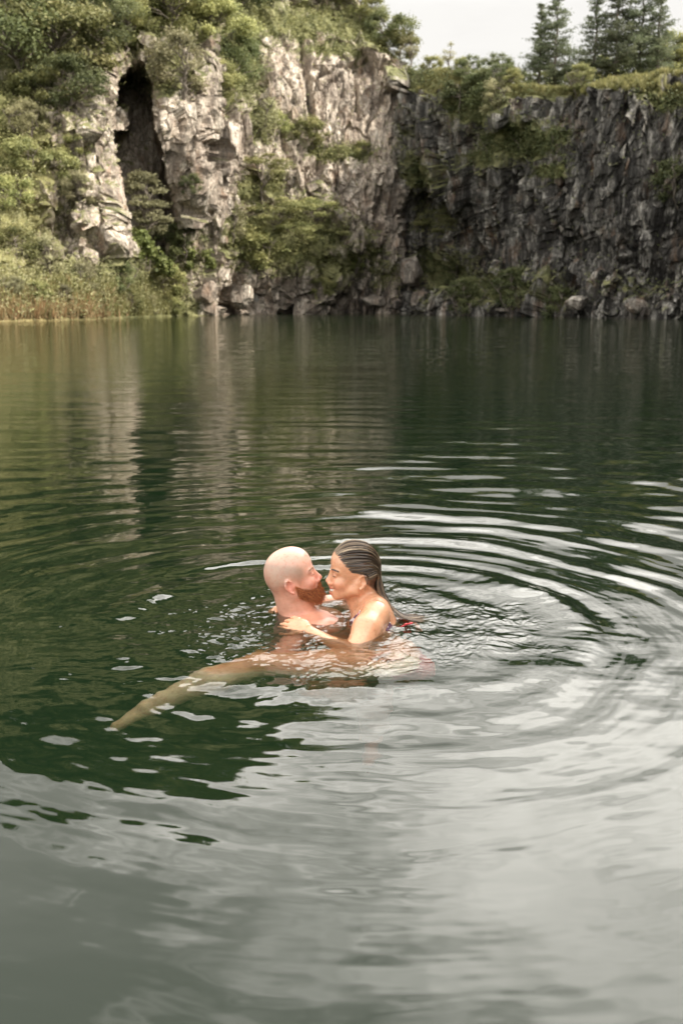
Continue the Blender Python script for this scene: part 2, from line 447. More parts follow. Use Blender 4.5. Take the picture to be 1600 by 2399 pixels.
def rock_material():
    m, g = new_mat('quarry_rock')
    geo = g.n('ShaderNodeNewGeometry'); pos = geo.outputs['Position']
    at = lambda n: g.n('ShaderNodeAttribute', attribute_name=n).outputs['Fac']
    nz = g.n('ShaderNodeSeparateXYZ', ins={0: geo.outputs['Normal']}).outputs[2]
    nA = g.noise(g.mapping(pos, (1.1, 1.1, .28)), 1.0, 8, .68, .6)
    nB = g.noise(g.mapping(pos, (3.5, 3.5, 1.4)), 1.0, 6, .7)
    nS = g.noise(g.mapping(pos, (1.6, 1.6, .12), loc=(4, 2, 9)), 1.0, 6, .65, .4)
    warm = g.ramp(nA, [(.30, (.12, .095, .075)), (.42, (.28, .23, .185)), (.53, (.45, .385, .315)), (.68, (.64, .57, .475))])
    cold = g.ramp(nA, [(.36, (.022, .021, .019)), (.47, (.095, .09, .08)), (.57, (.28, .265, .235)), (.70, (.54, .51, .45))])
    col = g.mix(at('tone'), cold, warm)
    cellm = g.rng(at('cellv'), .15, .85, .78, 1.18)
    col = g.n('ShaderNodeVectorMath', operation='SCALE', ins={0: col, 'Scale': cellm}).outputs[0]
    # rust and dark seepage streaks
    rust = g.rng(g.noise(g.mapping(pos, (.9, .9, .35), loc=(9, 1, 3)), 1.0, 5, .6), .54, .70, 0, .55)
    fine = g.rng(g.noise(g.mapping(pos, (6, 6, 2.5)), 1.0, 7, .78), .36, .64, .45, 1.5)
    col = g.n('ShaderNodeVectorMath', operation='SCALE', ins={0: col, 'Scale': fine}).outputs[0]
    col = g.mix(rust, col, (.24, .14, .08))
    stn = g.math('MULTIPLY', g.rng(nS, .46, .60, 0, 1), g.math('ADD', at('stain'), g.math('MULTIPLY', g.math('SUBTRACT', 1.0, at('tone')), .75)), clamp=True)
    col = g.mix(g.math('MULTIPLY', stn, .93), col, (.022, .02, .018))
    wht = g.rng(g.noise(g.mapping(pos, (2.2, 2.2, .5), loc=(3, 7, 1)), 1.0, 6, .7), .62, .72, 0, .6)
    col = g.mix(wht, col, (.62, .57, .52))
    wp = g.n('ShaderNodeVectorMath', operation='ADD', ins={0: pos, 1: g.n('ShaderNodeVectorMath', operation='SCALE', ins={0: g.n('ShaderNodeTexNoise', ins={'Vector': pos, 'Scale': .9, 'Detail': 4}).outputs['Color'], 'Scale': 1.1}).outputs[0]}).outputs[0]
    for sc_, th_, am_ in (((1.0, 1.0, .20), .035, .75), ((2.6, 2.6, .75), .05, .55)):
        ck = g.n('ShaderNodeTexVoronoi', feature='DISTANCE_TO_EDGE', ins={'Vector': g.mapping(wp, sc_, rot=(.12, .1, 0)), 'Scale': 1.0}).outputs[0]
        ckm = g.math('MULTIPLY', g.rng(ck, .004, th_, am_, 0), g.rng(nA, .42, .56, .25, 1))
        col = g.mix(ckm, col, (.03, .025, .02))
    # fracture joints are darker than the stone between them
    col = g.mix(g.math('MULTIPLY', g.rng(at('crev'),   .35, 1.0, 0, 1), .5), col, (.035, .028, .02))
    # moss and grass on ledges
    vg = g.math('ADD', at('veg'), g.math('MULTIPLY', g.math('SUBTRACT', nB, .5), .9))
    led = g.math('MULTIPLY', g.rng(nz, .30, .65, 0, .55), g.rng(at('veg'), -.1, .35, .3, 1))
    vm = g.rng(g.math('ADD', vg, led), .40, .62, 0, 1)
    nG = g.noise(g.mapping(pos, (1, 1, 1), loc=(2, 2, 2)), .9, 7, .65)
    green = g.ramp(nG, [(.3, (.05, .056, .022)), (.5, (.14, .14, .06)), (.7, (.26, .25, .12))])
    dryc = g.ramp(nB, [(.3, (.12, .10, .035)), (.6, (.25, .235, .10)), (.8, (.33, .30, .15))])
    green = g.mix(g.math('MULTIPLY', at('dry'), .7, clamp=True), green, dryc)
    green = g.mix(g.math('MULTIPLY', at('ochre'), .7), green, (.20, .125, .06))
    col = g.mix(vm, col, green)
    b1 = g.n('ShaderNodeTexVoronoi', feature='DISTANCE_TO_EDGE', ins={'Vector': g.mapping(pos, (3.2, 3.2, 1.4)), 'Scale': 1.0}).outputs[0]
    hgt = g.math('ADD', g.math('MULTIPLY', g.math('MINIMUM', b1, .12), 2.0), g.math('MULTIPLY', nB, .9))
    hgt = g.math('ADD', hgt, g.noise(pos, 7, 5, .7))
    bmp = g.n('ShaderNodeBump', ins={'Height': hgt, 'Strength': .55, 'Distance': .25})
    bs = g.n('ShaderNodeBsdfPrincipled', ins={'Base Color': col, 'Roughness': .86, 'Normal': bmp.outputs[0]})
    bs.inputs['Specular IOR Level'].default_value = .3
    g.t.links.new(bs.outputs[0], g.out.inputs[0])
    return m


M_ROCK = rock_material()
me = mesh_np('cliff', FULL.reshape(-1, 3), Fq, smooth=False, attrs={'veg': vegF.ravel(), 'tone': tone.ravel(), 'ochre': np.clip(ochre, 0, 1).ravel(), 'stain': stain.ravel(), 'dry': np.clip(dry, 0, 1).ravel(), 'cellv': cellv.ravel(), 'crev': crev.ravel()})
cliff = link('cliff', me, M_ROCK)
tag(cliff, kind='structure', label='fractured quarry rock walls rising from the lake')


def surf(x, y, sink=0.0):
    """point on the finished cliff surface seen at photo pixel x, y"""
    j = int(np.clip(np.searchsorted(colx, x), 0, nc - 1))
    i = int(np.clip(round((y - low) / (rim[j] - low) * (NV - 1)), 0, NV - 1))
    p = FULL[i, j] + NF[i, j] * (-sink)
    return p


# unseen rock wall added right of the frame to block sun from the swimmers
uu = np.linspace(0, 1, 150)[None]; ww = np.linspace(0, 1, 60)[:, None]
by_ = 58 - 92 * uu; bx_ = 25.5 + 4.5 * np.cos(uu * 5.0) + 1.5 * np.sin(uu * 17)
sz_ = -2.5 + ww * (30 + 2 * np.sin(uu * 9)); sx_ = bx_ + 4.0 * ww + np.maximum(0, ww - .93) * 240; sy_ = by_ + 0 * ww
sz_ = np.where(ww > .93, -2.5 + .93 * (30 + 2 * np.sin(uu * 9)) + 2 * (ww - .93), sz_)
g1_, g2_, g3_, g4_ = cells(sx_ / 3, sy_ / 3, sz_ / 7, 401)
sx_ = sx_ + (g3_ - .5) * 1.6 + g4_ + .7 * fbm(sx_ / 1.5, sy_ / 1.5, sz_ / 4, 4, 402)
nn_ = sx_.size
sv = 0.2 + .4 * fbm(sy_ / 4, sz_ / 4, None, 3, 403) + .8 * sstep(.85, .95, ww + 0 * sx_)
tag(link('cliff', mesh_np('cliff', np.stack([sx_, sy_, sz_], -1).reshape(-1, 3), grid_faces(60, 150), False, attrs={'veg': sv.ravel(), 'tone': np.full(nn_, .2), 'ochre': np.zeros(nn_), 'stain': np.full(nn_, .5), 'dry': np.zeros(nn_), 'cellv': g3_.ravel(), 'crev': np.zeros(nn_)}), M_ROCK), kind='structure', label='unseen rock wall added right of the frame to shade the swimmers')

# lake bed and far land
bed = np.array([[-400, -200, -1.6], [400, -200, -1.6], [400, 160, -1.6], [-400, 160, -1.6]], float)
m, g = new_mat('lake_mud')
pos = g.n('ShaderNodeNewGeometry').outputs['Position']
colr = g.ramp(g.noise(pos, .8, 4, .6), [(.3, (.012, .026, .009)), (.7, (.020, .038, .013))])
bs = g.n('ShaderNodeBsdfPrincipled', ins={'Base Color': colr, 'Roughness': 1.0})
bs.inputs['Specular IOR Level'].default_value = 0
g.t.links.new(bs.outputs[0], g.out.inputs[0])
tag(link('lake_bed', mesh_np('lake_bed', bed, np.array([[0, 1, 2, 3]])), m), kind='structure', label='murky green lake bed')

# shore on the photographer's side: low grassy rise around and behind, closes the quarry
a = np.linspace(0, 1, 90); k = np.linspace(0, 1, 14)
ang = math.radians(205) + a * math.radians(130)
A, K = np.meshgrid(ang, k)
R = 38 + K * 260
shx, shy = R * np.cos(A), R * np.sin(A)
shz = -1.5 + 14 * K ** .6 + 0.8 * fbm(shx / 9, shy / 9, None, 4, 3)
gm, g = new_mat('shore_grass')
pos = g.n('ShaderNodeNewGeometry').outputs['Position']
c = g.ramp(g.noise(pos, .7, 8, .7), [(.3, (.03, .045, .014)), (.7, (.12, .12, .05))])
bs = g.n('ShaderNodeBsdfPrincipled', ins={'Base Color': c, 'Roughness': .9})
g.t.links.new(bs.outputs[0], g.out.inputs[0])
tag(link('shore', mesh_np('shore', np.stack([shx, shy, shz], -1).reshape(-1, 3), grid_faces(14, 90)), gm), kind='structure', label='low grassy shore behind the photographer')
# ------------------------------------------------------------------ water
RC = (0.03, 3.42)          # where the couple stir the water


def wave_height(x, y):
    r = np.hypot(x - RC[0], y - RC[1]) + 1e-6
    th = np.arctan2(y - RC[1], x - RC[0])
    nw = fbm(x / .9, y / .9, None, 3, 101)
    nw2 = fbm(x / 1.7, y / 1.7, None, 2, 102)
    # expanding rings, broken up along their arcs
    am = np.clip(0.45 + 0.95 * fbm(np.cos(th) * 2.6 + 7 + r * .5, np.sin(th) * 2.6 + r * .8, None, 4, 103), 0, 1.4)
    right = 0.50 + 0.50 * sstep(-1.0, .8, np.cos(th - 0.55))
    front = 1 - 0.62 * sstep(0.2, 1.0, -np.sin(th))
    env = sstep(.28, .7, r) * np.exp(-np.maximum(r - .8, 0) / (2.3 + 1.8 * sstep(-.4, .9, np.cos(th - .9))))
    k1 = 2 * np.pi / (0.33 + 0.035 * np.clip(r, 0, 5))
    ph = 2 * np.pi * (np.log1p(0.106 * r) / 0.035) * 1.35 / 1.0
    h = 0.0037 * env * right * front * (0.25 + 1.3 * am) * np.sin(ph + 3.4 * nw)
    h += 0.0021 * env * right * front * np.sin(2 * np.pi * r / .17 + 3.0 * nw + 1.0) * (0.4 + am) * sstep(2.6, 1.2, r)
    h += 0.0032 * env * (.3 + 1.2 * am) * np.sin(2 * np.pi * np.hypot(x + .35, y - 3.25) / .52 + 2.0 * nw2) * right * front
    # fine arc-shaped wrinkles riding on the rings
    arc = fbm(r / .085 + .8 * nw, th * (1.6 + 1.1 * r) + 9, None, 3, 151)
    h += 0.0026 * sstep(.6, 1.0, r) * np.exp(-np.maximum(r - .9, 0) / 2.2) * arc * (.35 + .65 * right) * (1 - .45 * sstep(0.2, 1.0, -np.sin(th)))
    # one strong rounded swell bounding the stirred patch
    e = np.hypot((x - 0.02) / 0.80, (y - 3.46) / 0.56)
    h += 0.0065 * np.exp(-((e + .12 * nw - 1.13) / .11) ** 2) * (.3 + .9 * am)
    # slack patch of chopped water by the couple
    chop = sstep(1.10, .62, e + .34 * fbm(x / .33, y / .26, None, 3, 161))
    ux, uy = x + .05 * fbm(x / .2, y / .2, None, 2, 111), y + .05 * fbm(x / .2, y / .2, None, 2, 112)
    rid = 1 - np.abs(fbm(ux / .060, uy / .050, None, 3, 105, .6)) * 2.2
    rid2 = 1 - np.abs(vnoise(ux / .034, uy / .030, None, 106)) * 2.0
    h += chop * (0.0028 * rid * (.5 + fbm(x / .25, y / .18, None, 2, 108) ** 2 * 3) + 0.0008 * rid2 + 0.0060 * fbm(x / .22, y / .2, None, 3, 107))
    # small cross chop trailing just outside, mostly in front and left
    tr = sstep(1.9, 1.0, e) * (1 - chop)
    h += tr * 0.0019 * fbm(x / .11 + .3 * nw, y / .07, None, 3, 121) * (0.4 + .6 * sstep(.3, -.6, x))
    # general slow undulation and cat's paws
    h += 0.0075 * fbm(x / 1.9 + 3, y / 1.25, None, 2, 131) * (.6 + .25 * np.clip(y, 0, 6) / 6)
    h += 0.0022 * fbm(x / .55, y / .33, None, 2, 132) * sstep(1.0, 4.0, y)
    h += 0.0024 * fbm(x / .45 + .5 * y, y / .30, None, 3, 133) * sstep(4.2, 1.5, y) + .00025 * fbm(x / .10, y / .07, None, 2, 134) * sstep(4.2, 1.5, y)
    h += 0.0015 * fbm(x / .30 + 2, y / .13, None, 3, 152) * sstep(2.0, 2.6, y) * sstep(3.3, 2.9, y)
    # horizontal wavelets further out
    far = sstep(3.8, 6.5, y) * sstep(34, 14, y)
    h += far * (0.0038 + .0030 * sstep(-1, 1.5, x) * sstep(12, 7, y)) * fbm(x / 1.15, y / .30, None, 2, 141) + far * .0032 * fbm(x / 2.6, y / .62, None, 2, 142)
    # a little stirred curl near the lower left corner
    rx_, ry_ = x + .27, y - 1.22
    rr = np.hypot(rx_ * 1.5, ry_)
    h += 0.00035 * np.exp(-(rr / .10) ** 2) * np.sin(2 * np.pi * rr / .022 + 1.5 * nw) * sstep(-.2, .6, np.cos(np.arctan2(ry_, rx_) - 2.6))
    return h


ypx = np.concatenate([np.arange(2900, 1640, -3.2), np.arange(1640, 1230, -1.55), np.arange(1230, 745, -1.9)])
bb = np.arctan((ypx - 1199.5) / FPX) + PITCH
Yd = CAM_H / np.tan(bb)
Yd = np.concatenate([Yd, [75, 95, 130]])
tanx = np.concatenate([[-3.2, -1.8, -1.1, -.75, -.55, -.46], np.arange(-.42, .4201, .00125), [.46, .55, .75, 1.1, 1.8, 3.2]])
WY = np.repeat(Yd[:, None], len(tanx), 1); WX = WY * tanx[None, :]
WZ = wave_height(WX, WY)
V = np.stack([WX, WY, WZ], -1).reshape(-1, 3)
Fw = grid_faces(len(Yd), len(tanx))
n0 = len(V)
r0 = 0; rl = (len(Yd) - 1) * len(tanx)
Fw = Fw[:, ::1]
# coarse skirt to the sides and behind
ex = np.array([[-420, 130, 0], [-420, -200, 0], [V[r0][0], -200, 0], [V[len(tanx) - 1][0], -200, 0], [420, -200, 0], [420, 130, 0]], float)
V = np.concatenate([V, ex]); q = n0
sk = [[r0, rl, q], [r0, q, q + 1], [r0, q + 1, q + 2], [len(tanx) - 1, r0, q + 2], [len(tanx) - 1, q + 2, q + 3], [len(tanx) - 1, q + 3, q + 4], [len(tanx) - 1, q + 4, q + 5], [len(tanx) - 1, q + 5, rl + len(tanx) - 1]]
me = mesh_np('lake_water', V, [Fw, np.array(sk)])
m, g = new_mat('lake_water')
geo = g.n('ShaderNodeNewGeometry'); pos = geo.outputs['Position']
yy = g.n('ShaderNodeSeparateXYZ', ins={0: pos}).outputs[1]
far = g.rng(yy, 5.0, 24.0, 0.0, 1.0)
nf = g.noise(g.mapping(pos, (1.3, 3.6, 1)), 1.0, 4, .62)
nf2 = g.noise(g.mapping(pos, (5, 12, 1)), 1.0, 3, .6)
hh = g.math('MULTIPLY', g.math('ADD', nf, g.math('MULTIPLY', nf2, .22)), far)
bmp = g.n('ShaderNodeBump', ins={'Height': hh, 'Strength': 1.0, 'Distance': .022})
nrm = bmp.outputs[0]
fr = g.n('ShaderNodeFresnel', ins={'IOR': 1.38, 'Normal': nrm}).outputs[0]
gl = g.n('ShaderNodeBsdfGlossy', ins={'Roughness': .02, 'Color': (1, .975, .94, 1), 'Normal': nrm})
rf = g.n('ShaderNodeBsdfRefraction', ins={'Roughness': 0.0, 'IOR': 1.33, 'Color': (.97, .93, .88, 1), 'Normal': nrm})
df = g.n('ShaderNodeBsdfDiffuse', ins={'Color': (.018, .044, .019, 1)})
body = g.n('ShaderNodeMixShader', ins={0: .29, 1: rf.outputs[0], 2: df.outputs[0]})
# only the air side mirrors the sky; below, light passes out
fr2 = g.math('MULTIPLY', fr, g.math('SUBTRACT', 1.0, geo.outputs['Backfacing']))
mx = g.n('ShaderNodeMixShader', ins={0: fr2, 1: body.outputs[0], 2: gl.outputs[0]})
g.t.links.new(mx.outputs[0], g.out.inputs[0])
va = g.n('ShaderNodeVolumeAbsorption', ins={'Color': (.74, .66, .52, 1), 'Density': 1.5})
g.t.links.new(va.outputs[0], g.out.inputs['Volume'])
water = link('lake_water', me, m)
tag(water, kind='structure', label='dark green lake water with rings spreading from the couple')
# ------------------------------------------------------------------ vegetation
rs = np.random.RandomState(7)


def leaf_mat(name, stops, trans=.35):
    m, g = new_mat(name)
    at = g.n('ShaderNodeAttribute', attribute_name='lv').outputs['Fac']
    oi = g.n('ShaderNodeObjectInfo').outputs['Random']
    c = g.ramp(g.math('ADD', g.math('MULTIPLY', at, .8), g.math('MULTIPLY', oi, .2)), stops)
    hs = g.n('ShaderNodeHueSaturation', ins={'Hue': g.rng(oi, 0, 1, .485, .515), 'Saturation': 1.0, 'Value': g.rng(g.math('FRACT', g.math('MULTIPLY', oi, 7.7)), 0, 1, .8, 1.25), 'Color': c})
    d = g.n('ShaderNodeBsdfPrincipled', ins={'Base Color': hs.outputs[0], 'Roughness': .6})
    d.inputs['Specular IOR Level'].default_value = .35
    t = g.n('ShaderNodeBsdfTranslucent', ins={'Color': hs.outputs[0]})
    mx = g.n('ShaderNodeMixShader', ins={0: trans, 1: d.outputs[0], 2: t.outputs[0]})
    g.t.links.new(mx.outputs[0], g.out.inputs[0])
    return m


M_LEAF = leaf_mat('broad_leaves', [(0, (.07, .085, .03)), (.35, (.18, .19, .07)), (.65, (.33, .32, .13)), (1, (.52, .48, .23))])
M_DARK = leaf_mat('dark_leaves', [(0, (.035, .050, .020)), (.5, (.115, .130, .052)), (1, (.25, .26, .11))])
M_PALE = leaf_mat('pale_leaves', [(0, (.10, .10, .05)), (.5, (.27, .255, .135)), (1, (.46, .43, .26))])
M_LIME = leaf_mat('lime_leaves', [(0, (.05, .065, .018)), (.5, (.15, .17, .05)), (1, (.32, .33, .12))])
M_NEEDLE = leaf_mat('pine_needles', [(0, (.035, .048, .028)), (.5, (.12, .14, .078)), (1, (.26, .28, .16))], .45)
M_GRASS = leaf_mat('grass_blades', [(0, (.09, .095, .03)), (.4, (.20, .19, .07)), (.8, (.34, .31, .13)), (1, (.42, .36, .17))], .4)
M_OCHRE = leaf_mat('ochre_blades', [(0, (.12, .10, .05)), (.4, (.21, .165, .08)), (.75, (.27, .16, .08)), (1, (.30, .27, .14))], .35)
m, g = new_mat('bark')
pos = g.n('ShaderNodeTexCoord').outputs['Object']
c = g.ramp(g.noise(g.mapping(pos, (9, 9, 1.6)), 1, 5, .7), [(.3, (.05, .038, .028)), (.7, (.21, .18, .145))])
bs = g.n('ShaderNodeBsdfPrincipled', ins={'Base Color': c, 'Roughness': .9})
g.t.links.new(bs.outputs[0], g.out.inputs[0])
M_BARK = m


def leaves(cent, size, rs, aspect=.5, up=.4, outward=None, droop=0.0):
    """folded leaf cards (two triangles pairs each) at the given centres"""
    n = len(cent)
    nrm = rs.normal(size=(n, 3)); nrm[:, 2] += up
    if outward is not None: nrm += outward * 1.2
    nrm /= np.linalg.norm(nrm, axis=1, keepdims=True)
    d = rs.normal(size=(n, 3)); d[:, 2] -= droop
    d -= nrm * (d * nrm).sum(1, keepdims=True); d /= np.linalg.norm(d, axis=1, keepdims=True) + 1e-9
    s = np.cross(nrm, d)
    L = size * (0.6 + 0.8 * rs.rand(n, 1)); Wd = L * aspect
    v0 = cent - d * L * .5; v2 = cent + d * L * .5
    v1 = cent + s * Wd * .5 + nrm * L * .08; v3 = cent - s * Wd * .5 + nrm * L * .08
    V = np.stack([v0, v1, v2, v3], 1).reshape(-1, 3)
    i = np.arange(n)[:, None] * 4
    F = np.concatenate([i + np.array([[0, 1, 2]]), i + np.array([[0, 2, 3]])])
    return V, F


def tubes(paths, sides=6):
    """paths: list of (points, radii); returns joined verts and faces"""
    VV, FF = [], []; off = 0
    for pts, rad in paths:
        pts = np.asarray(pts, float); rad = np.asarray(rad, float); n = len(pts)
        t = np.gradient(pts, axis=0); t /= np.linalg.norm(t, axis=1, keepdims=True) + 1e-9
        ref = np.array([0, 0, 1.0]) if abs(t[0][2]) < .8 else np.array([1.0, 0, 0])
        u = np.cross(t, ref); u /= np.linalg.norm(u, axis=1, keepdims=True) + 1e-9
        w_ = np.cross(t, u)
        a = np.linspace(0, 2 * np.pi, sides, endpoint=False)
        ring = pts[:, None] + rad[:, None, None] * (np.cos(a)[None, :, None] * u[:, None] + np.sin(a)[None, :, None] * w_[:, None])
        VV.append(ring.reshape(-1, 3))
        i = np.arange(n - 1)[:, None] * sides + np.arange(sides)[None]; j = np.arange(n - 1)[:, None] * sides + (np.arange(sides)[None] + 1) % sides
        FF.append(np.stack([i, j, j + sides, i + sides], -1).reshape(-1, 4) + off); off += n * sides
    return np.concatenate(VV), np.concatenate(FF)


def limb(a, b, r0, r1, rs, n=6, wob=.08, sag=0.0):
    a = np.asarray(a, float); b = np.asarray(b, float); L = np.linalg.norm(b - a)
    t = np.linspace(0, 1, n)[:, None]
    p = a + (b - a) * t + rs.normal(size=(n, 3)) * wob * L * (t * (1 - t) * 2); p[:, 2] += (sag * L * t * (1 - t) * 4)[:, 0]
    return p, np.linspace(r0, r1, n)


def broad_proto(name, mat, h, wid, base, nclump, nleaf, leaf, seed, layered=0.0, multi=False, aspect=.55, sprawl=1.0):
    """trunk with limbs, crown of leaf clumps"""
    r = np.random.RandomState(seed)
    paths = []; C = []; O = []; LV = []
    top = np.array([r.normal() * .05 * h, r.normal() * .05 * h, h * .72])
    ntr = 4 if multi else 1
    trs = []
    for k in range(ntr):
        off = np.array([r.normal(), r.normal(), 0]) * (.10 * wid if multi else 0)
        p, rad = limb([off[0] * .3, off[1] * .3, -.5], top + off * 2.5, .03 * h, .008 * h, r, 9, .07)
        paths.append((p, rad)); trs.append(p)
    for k in range(nclump):
        u = r.rand(); th = r.rand() * 2 * np.pi + k * 2.4
        z = base + (h - base) * (u ** .8)
        prof = np.sin(np.pi * np.clip(.12 + .80 * (z - base) / (h - base), 0, 1)) ** .7
        rad = wid * .5 * prof * (.45 + .55 * r.rand() ** .5) * (.8 + .4 * r.rand())
        c = np.array([np.cos(th) * rad, np.sin(th) * rad, z])
        tr = trs[k % ntr]; q = tr[min(8, 2 + int(6 * max(0, (z - base * .5)) / h))]
        paths.append(limb(q, c, .010 * h, .003 * h, r, 5, .1, .05))
        rc = wid * .5 * (.20 + .20 * r.rand()); sx = rc * (1.25 if layered else 1); sz = rc * (.78 - .5 * layered)
        n = int(nleaf * (.6 + .8 * r.rand()))
        d = r.normal(size=(n, 3)); d /= np.linalg.norm(d, axis=1, keepdims=True)
        rr = r.rand(n, 1) ** .45 * (1 + .25 * r.normal(size=(n, 1)))
        pts = c + d * rr * np.array([sx, sx, sz]) * sprawl
        # leaves bunch into twigs
        C.append(pts); O.append(d)
        LV.append(np.clip(r.rand() * .45 + r.rand(n) * .45 + .12 * d[:, 2], 0, 1))
    C = np.concatenate(C); O = np.concatenate(O); LV = np.concatenate(LV)
    V, F = leaves(C, leaf, r, aspect, .5, O)
    crown = mesh_np(name + '_crown', V, F, False, attrs={'lv': np.repeat(LV, 4)})
    crown.materials.append(mat)
    V, F = tubes(paths, 5)
    tm = mesh_np(name + '_trunk', V, F); tm.materials.append(M_BARK)
    return crown, tm


def pine_proto(name, h, wid, base, seed, dens=1.0):
    r = np.random.RandomState(seed)
    paths = [limb([0, 0, -.5], [r.normal() * .1, r.normal() * .1, h], .018 * h, .003 * h, r, 12, .01)]
    C, O, LV = [], [], []
    z = base
    while z < h * .985:
        f = (z - base) / (h - base)
        ln = wid * .5 * (min(1.0, f * 5 + .45)) * (1 - f) ** .72 * 1.08 * (.8 + .4 * r.rand()) + .14
        for k in range(r.randint(5, 8)):
            if r.rand() < .3: continue
            th = r.rand() * 2 * np.pi; l = ln * (.5 + .6 * r.rand())
            a = np.array([0, 0, z + r.normal() * .05]); b = a + np.array([np.cos(th) * l, np.sin(th) * l, l * (.05 + .30 * f) + .1 * r.normal()])
            p, rad = limb(a, b, .012 * h * (1 - f) * .35 + .012, .006, r, 5, .05)
            paths.append((p, rad))
            n = int(60 * l * dens + 22)
            t = .18 + .85 * r.rand(n) ** .7
            base_p = a + (b - a) * t[:, None]
            side = r.normal(size=(n, 3)) * np.array([.17, .17, .085]) * (.5 + .5 * l)
            tuft = (np.floor(t * 6) % 2)[:, None] * .05
            C.append(base_p + side + [0, 0, .04]); d = side / (np.linalg.norm(side, axis=1, keepdims=True) + 1e-6)
            O.append(d); LV.append(np.clip(r.rand() * .5 + .5 * r.rand(n), 0, 1))
        z += (.26 + .13 * r.rand()) * (h / 9)
    C = np.concatenate(C); O = np.concatenate(O); LV = np.concatenate(LV)
    V, F = leaves(C, .20, r, .34, .3, O)
    crown = mesh_np(name + '_crown', V, F, False, attrs={'lv': np.repeat(LV, 4)}); crown.materials.append(M_NEEDLE)
    V, F = tubes(paths, 5)
    tm = mesh_np(name + '_trunk', V, F); tm.materials.append(M_BARK)
    return crown, tm


PRO = {
    'oak': broad_proto('oak', M_LEAF, 5.2, 5.2, 1.3, 34, 210, .21, 1),
    'oak2': broad_proto('oak2', M_LEAF, 6.0, 4.6, 1.6, 36, 190, .20, 2),
    'dark': broad_proto('dark', M_DARK, 5.0, 5.0, 1.0, 32, 220, .20, 3),
    'umb': broad_proto('umb', M_LEAF, 4.0, 5.0, 2.0, 20, 210, .17, 4, layered=.8),
    'pale': broad_proto('pale', M_PALE, 3.6, 3.8, .5, 26, 190, .17, 5, multi=True),
    'shrub': broad_proto('shrub', M_LEAF, 2.2, 3.0, .1, 22, 170, .16, 6, multi=True),
    'shrubd': broad_proto('shrubd', M_DARK, 2.4, 3.2, .1, 22, 170, .16, 8, multi=True),
    'lime': broad_proto('lime', M_LIME, 2.2, 2.6, .1, 20, 120, .22, 9, multi=True, aspect=.7),
    'slim': broad_proto('slim', M_PALE, 4.2, 2.2, 1.6, 13, 75, .15, 10, sprawl=1.25),
    'cone': broad_proto('cone', M_PALE, 5.4, 3.4, .6, 40, 190, .17, 12, layered=.5),
    'rimb': broad_proto('rimb', M_LEAF, 4.0, 3.6, .3, 34, 190, .17, 14, multi=True),
    'rimd': broad_proto('rimd', M_DARK, 4.0, 3.8, .3, 34, 190, .17, 15, multi=True),
    'pine': pine_proto('pine', 9.0, 4.6, .9, 20),
    'pine2': pine_proto('pine2', 9.6, 3.7, 1.3, 21),
}


def plant(kind, x, y, hpx, name, label, cat, group, Y=None, squash=1.0, sink=.25):
    if Y is None: p = surf(x, y, sink)
    else: p = P(x, y, Y)
    D = p[1]; crown, tm = PRO[kind]
    hz = {'oak': 5.2, 'oak2': 6, 'dark': 5, 'umb': 4, 'pale': 3.6, 'shrub': 2.2, 'shrubd': 2.4, 'lime': 2.2, 'slim': 4.2, 'cone': 5.4, 'rimb': 4, 'rimd': 4, 'pine': 9, 'pine2': 9.6}[kind]
    s = hpx * D / FPX / hz
    o = bpy.data.objects.new(name, None); COL.objects.link(o); o.empty_display_size = .3
    o.location = p; o.rotation_euler = (0, 0, rs.rand() * 6.28); o.scale = (s * squash, s * squash, s)
    tag(o, label, cat, group)
    for nm, me_ in (('trunk', tm), ('crown', crown)):
        c = bpy.data.objects.new(nm, me_); COL.objects.link(c); c.parent = o
    return o


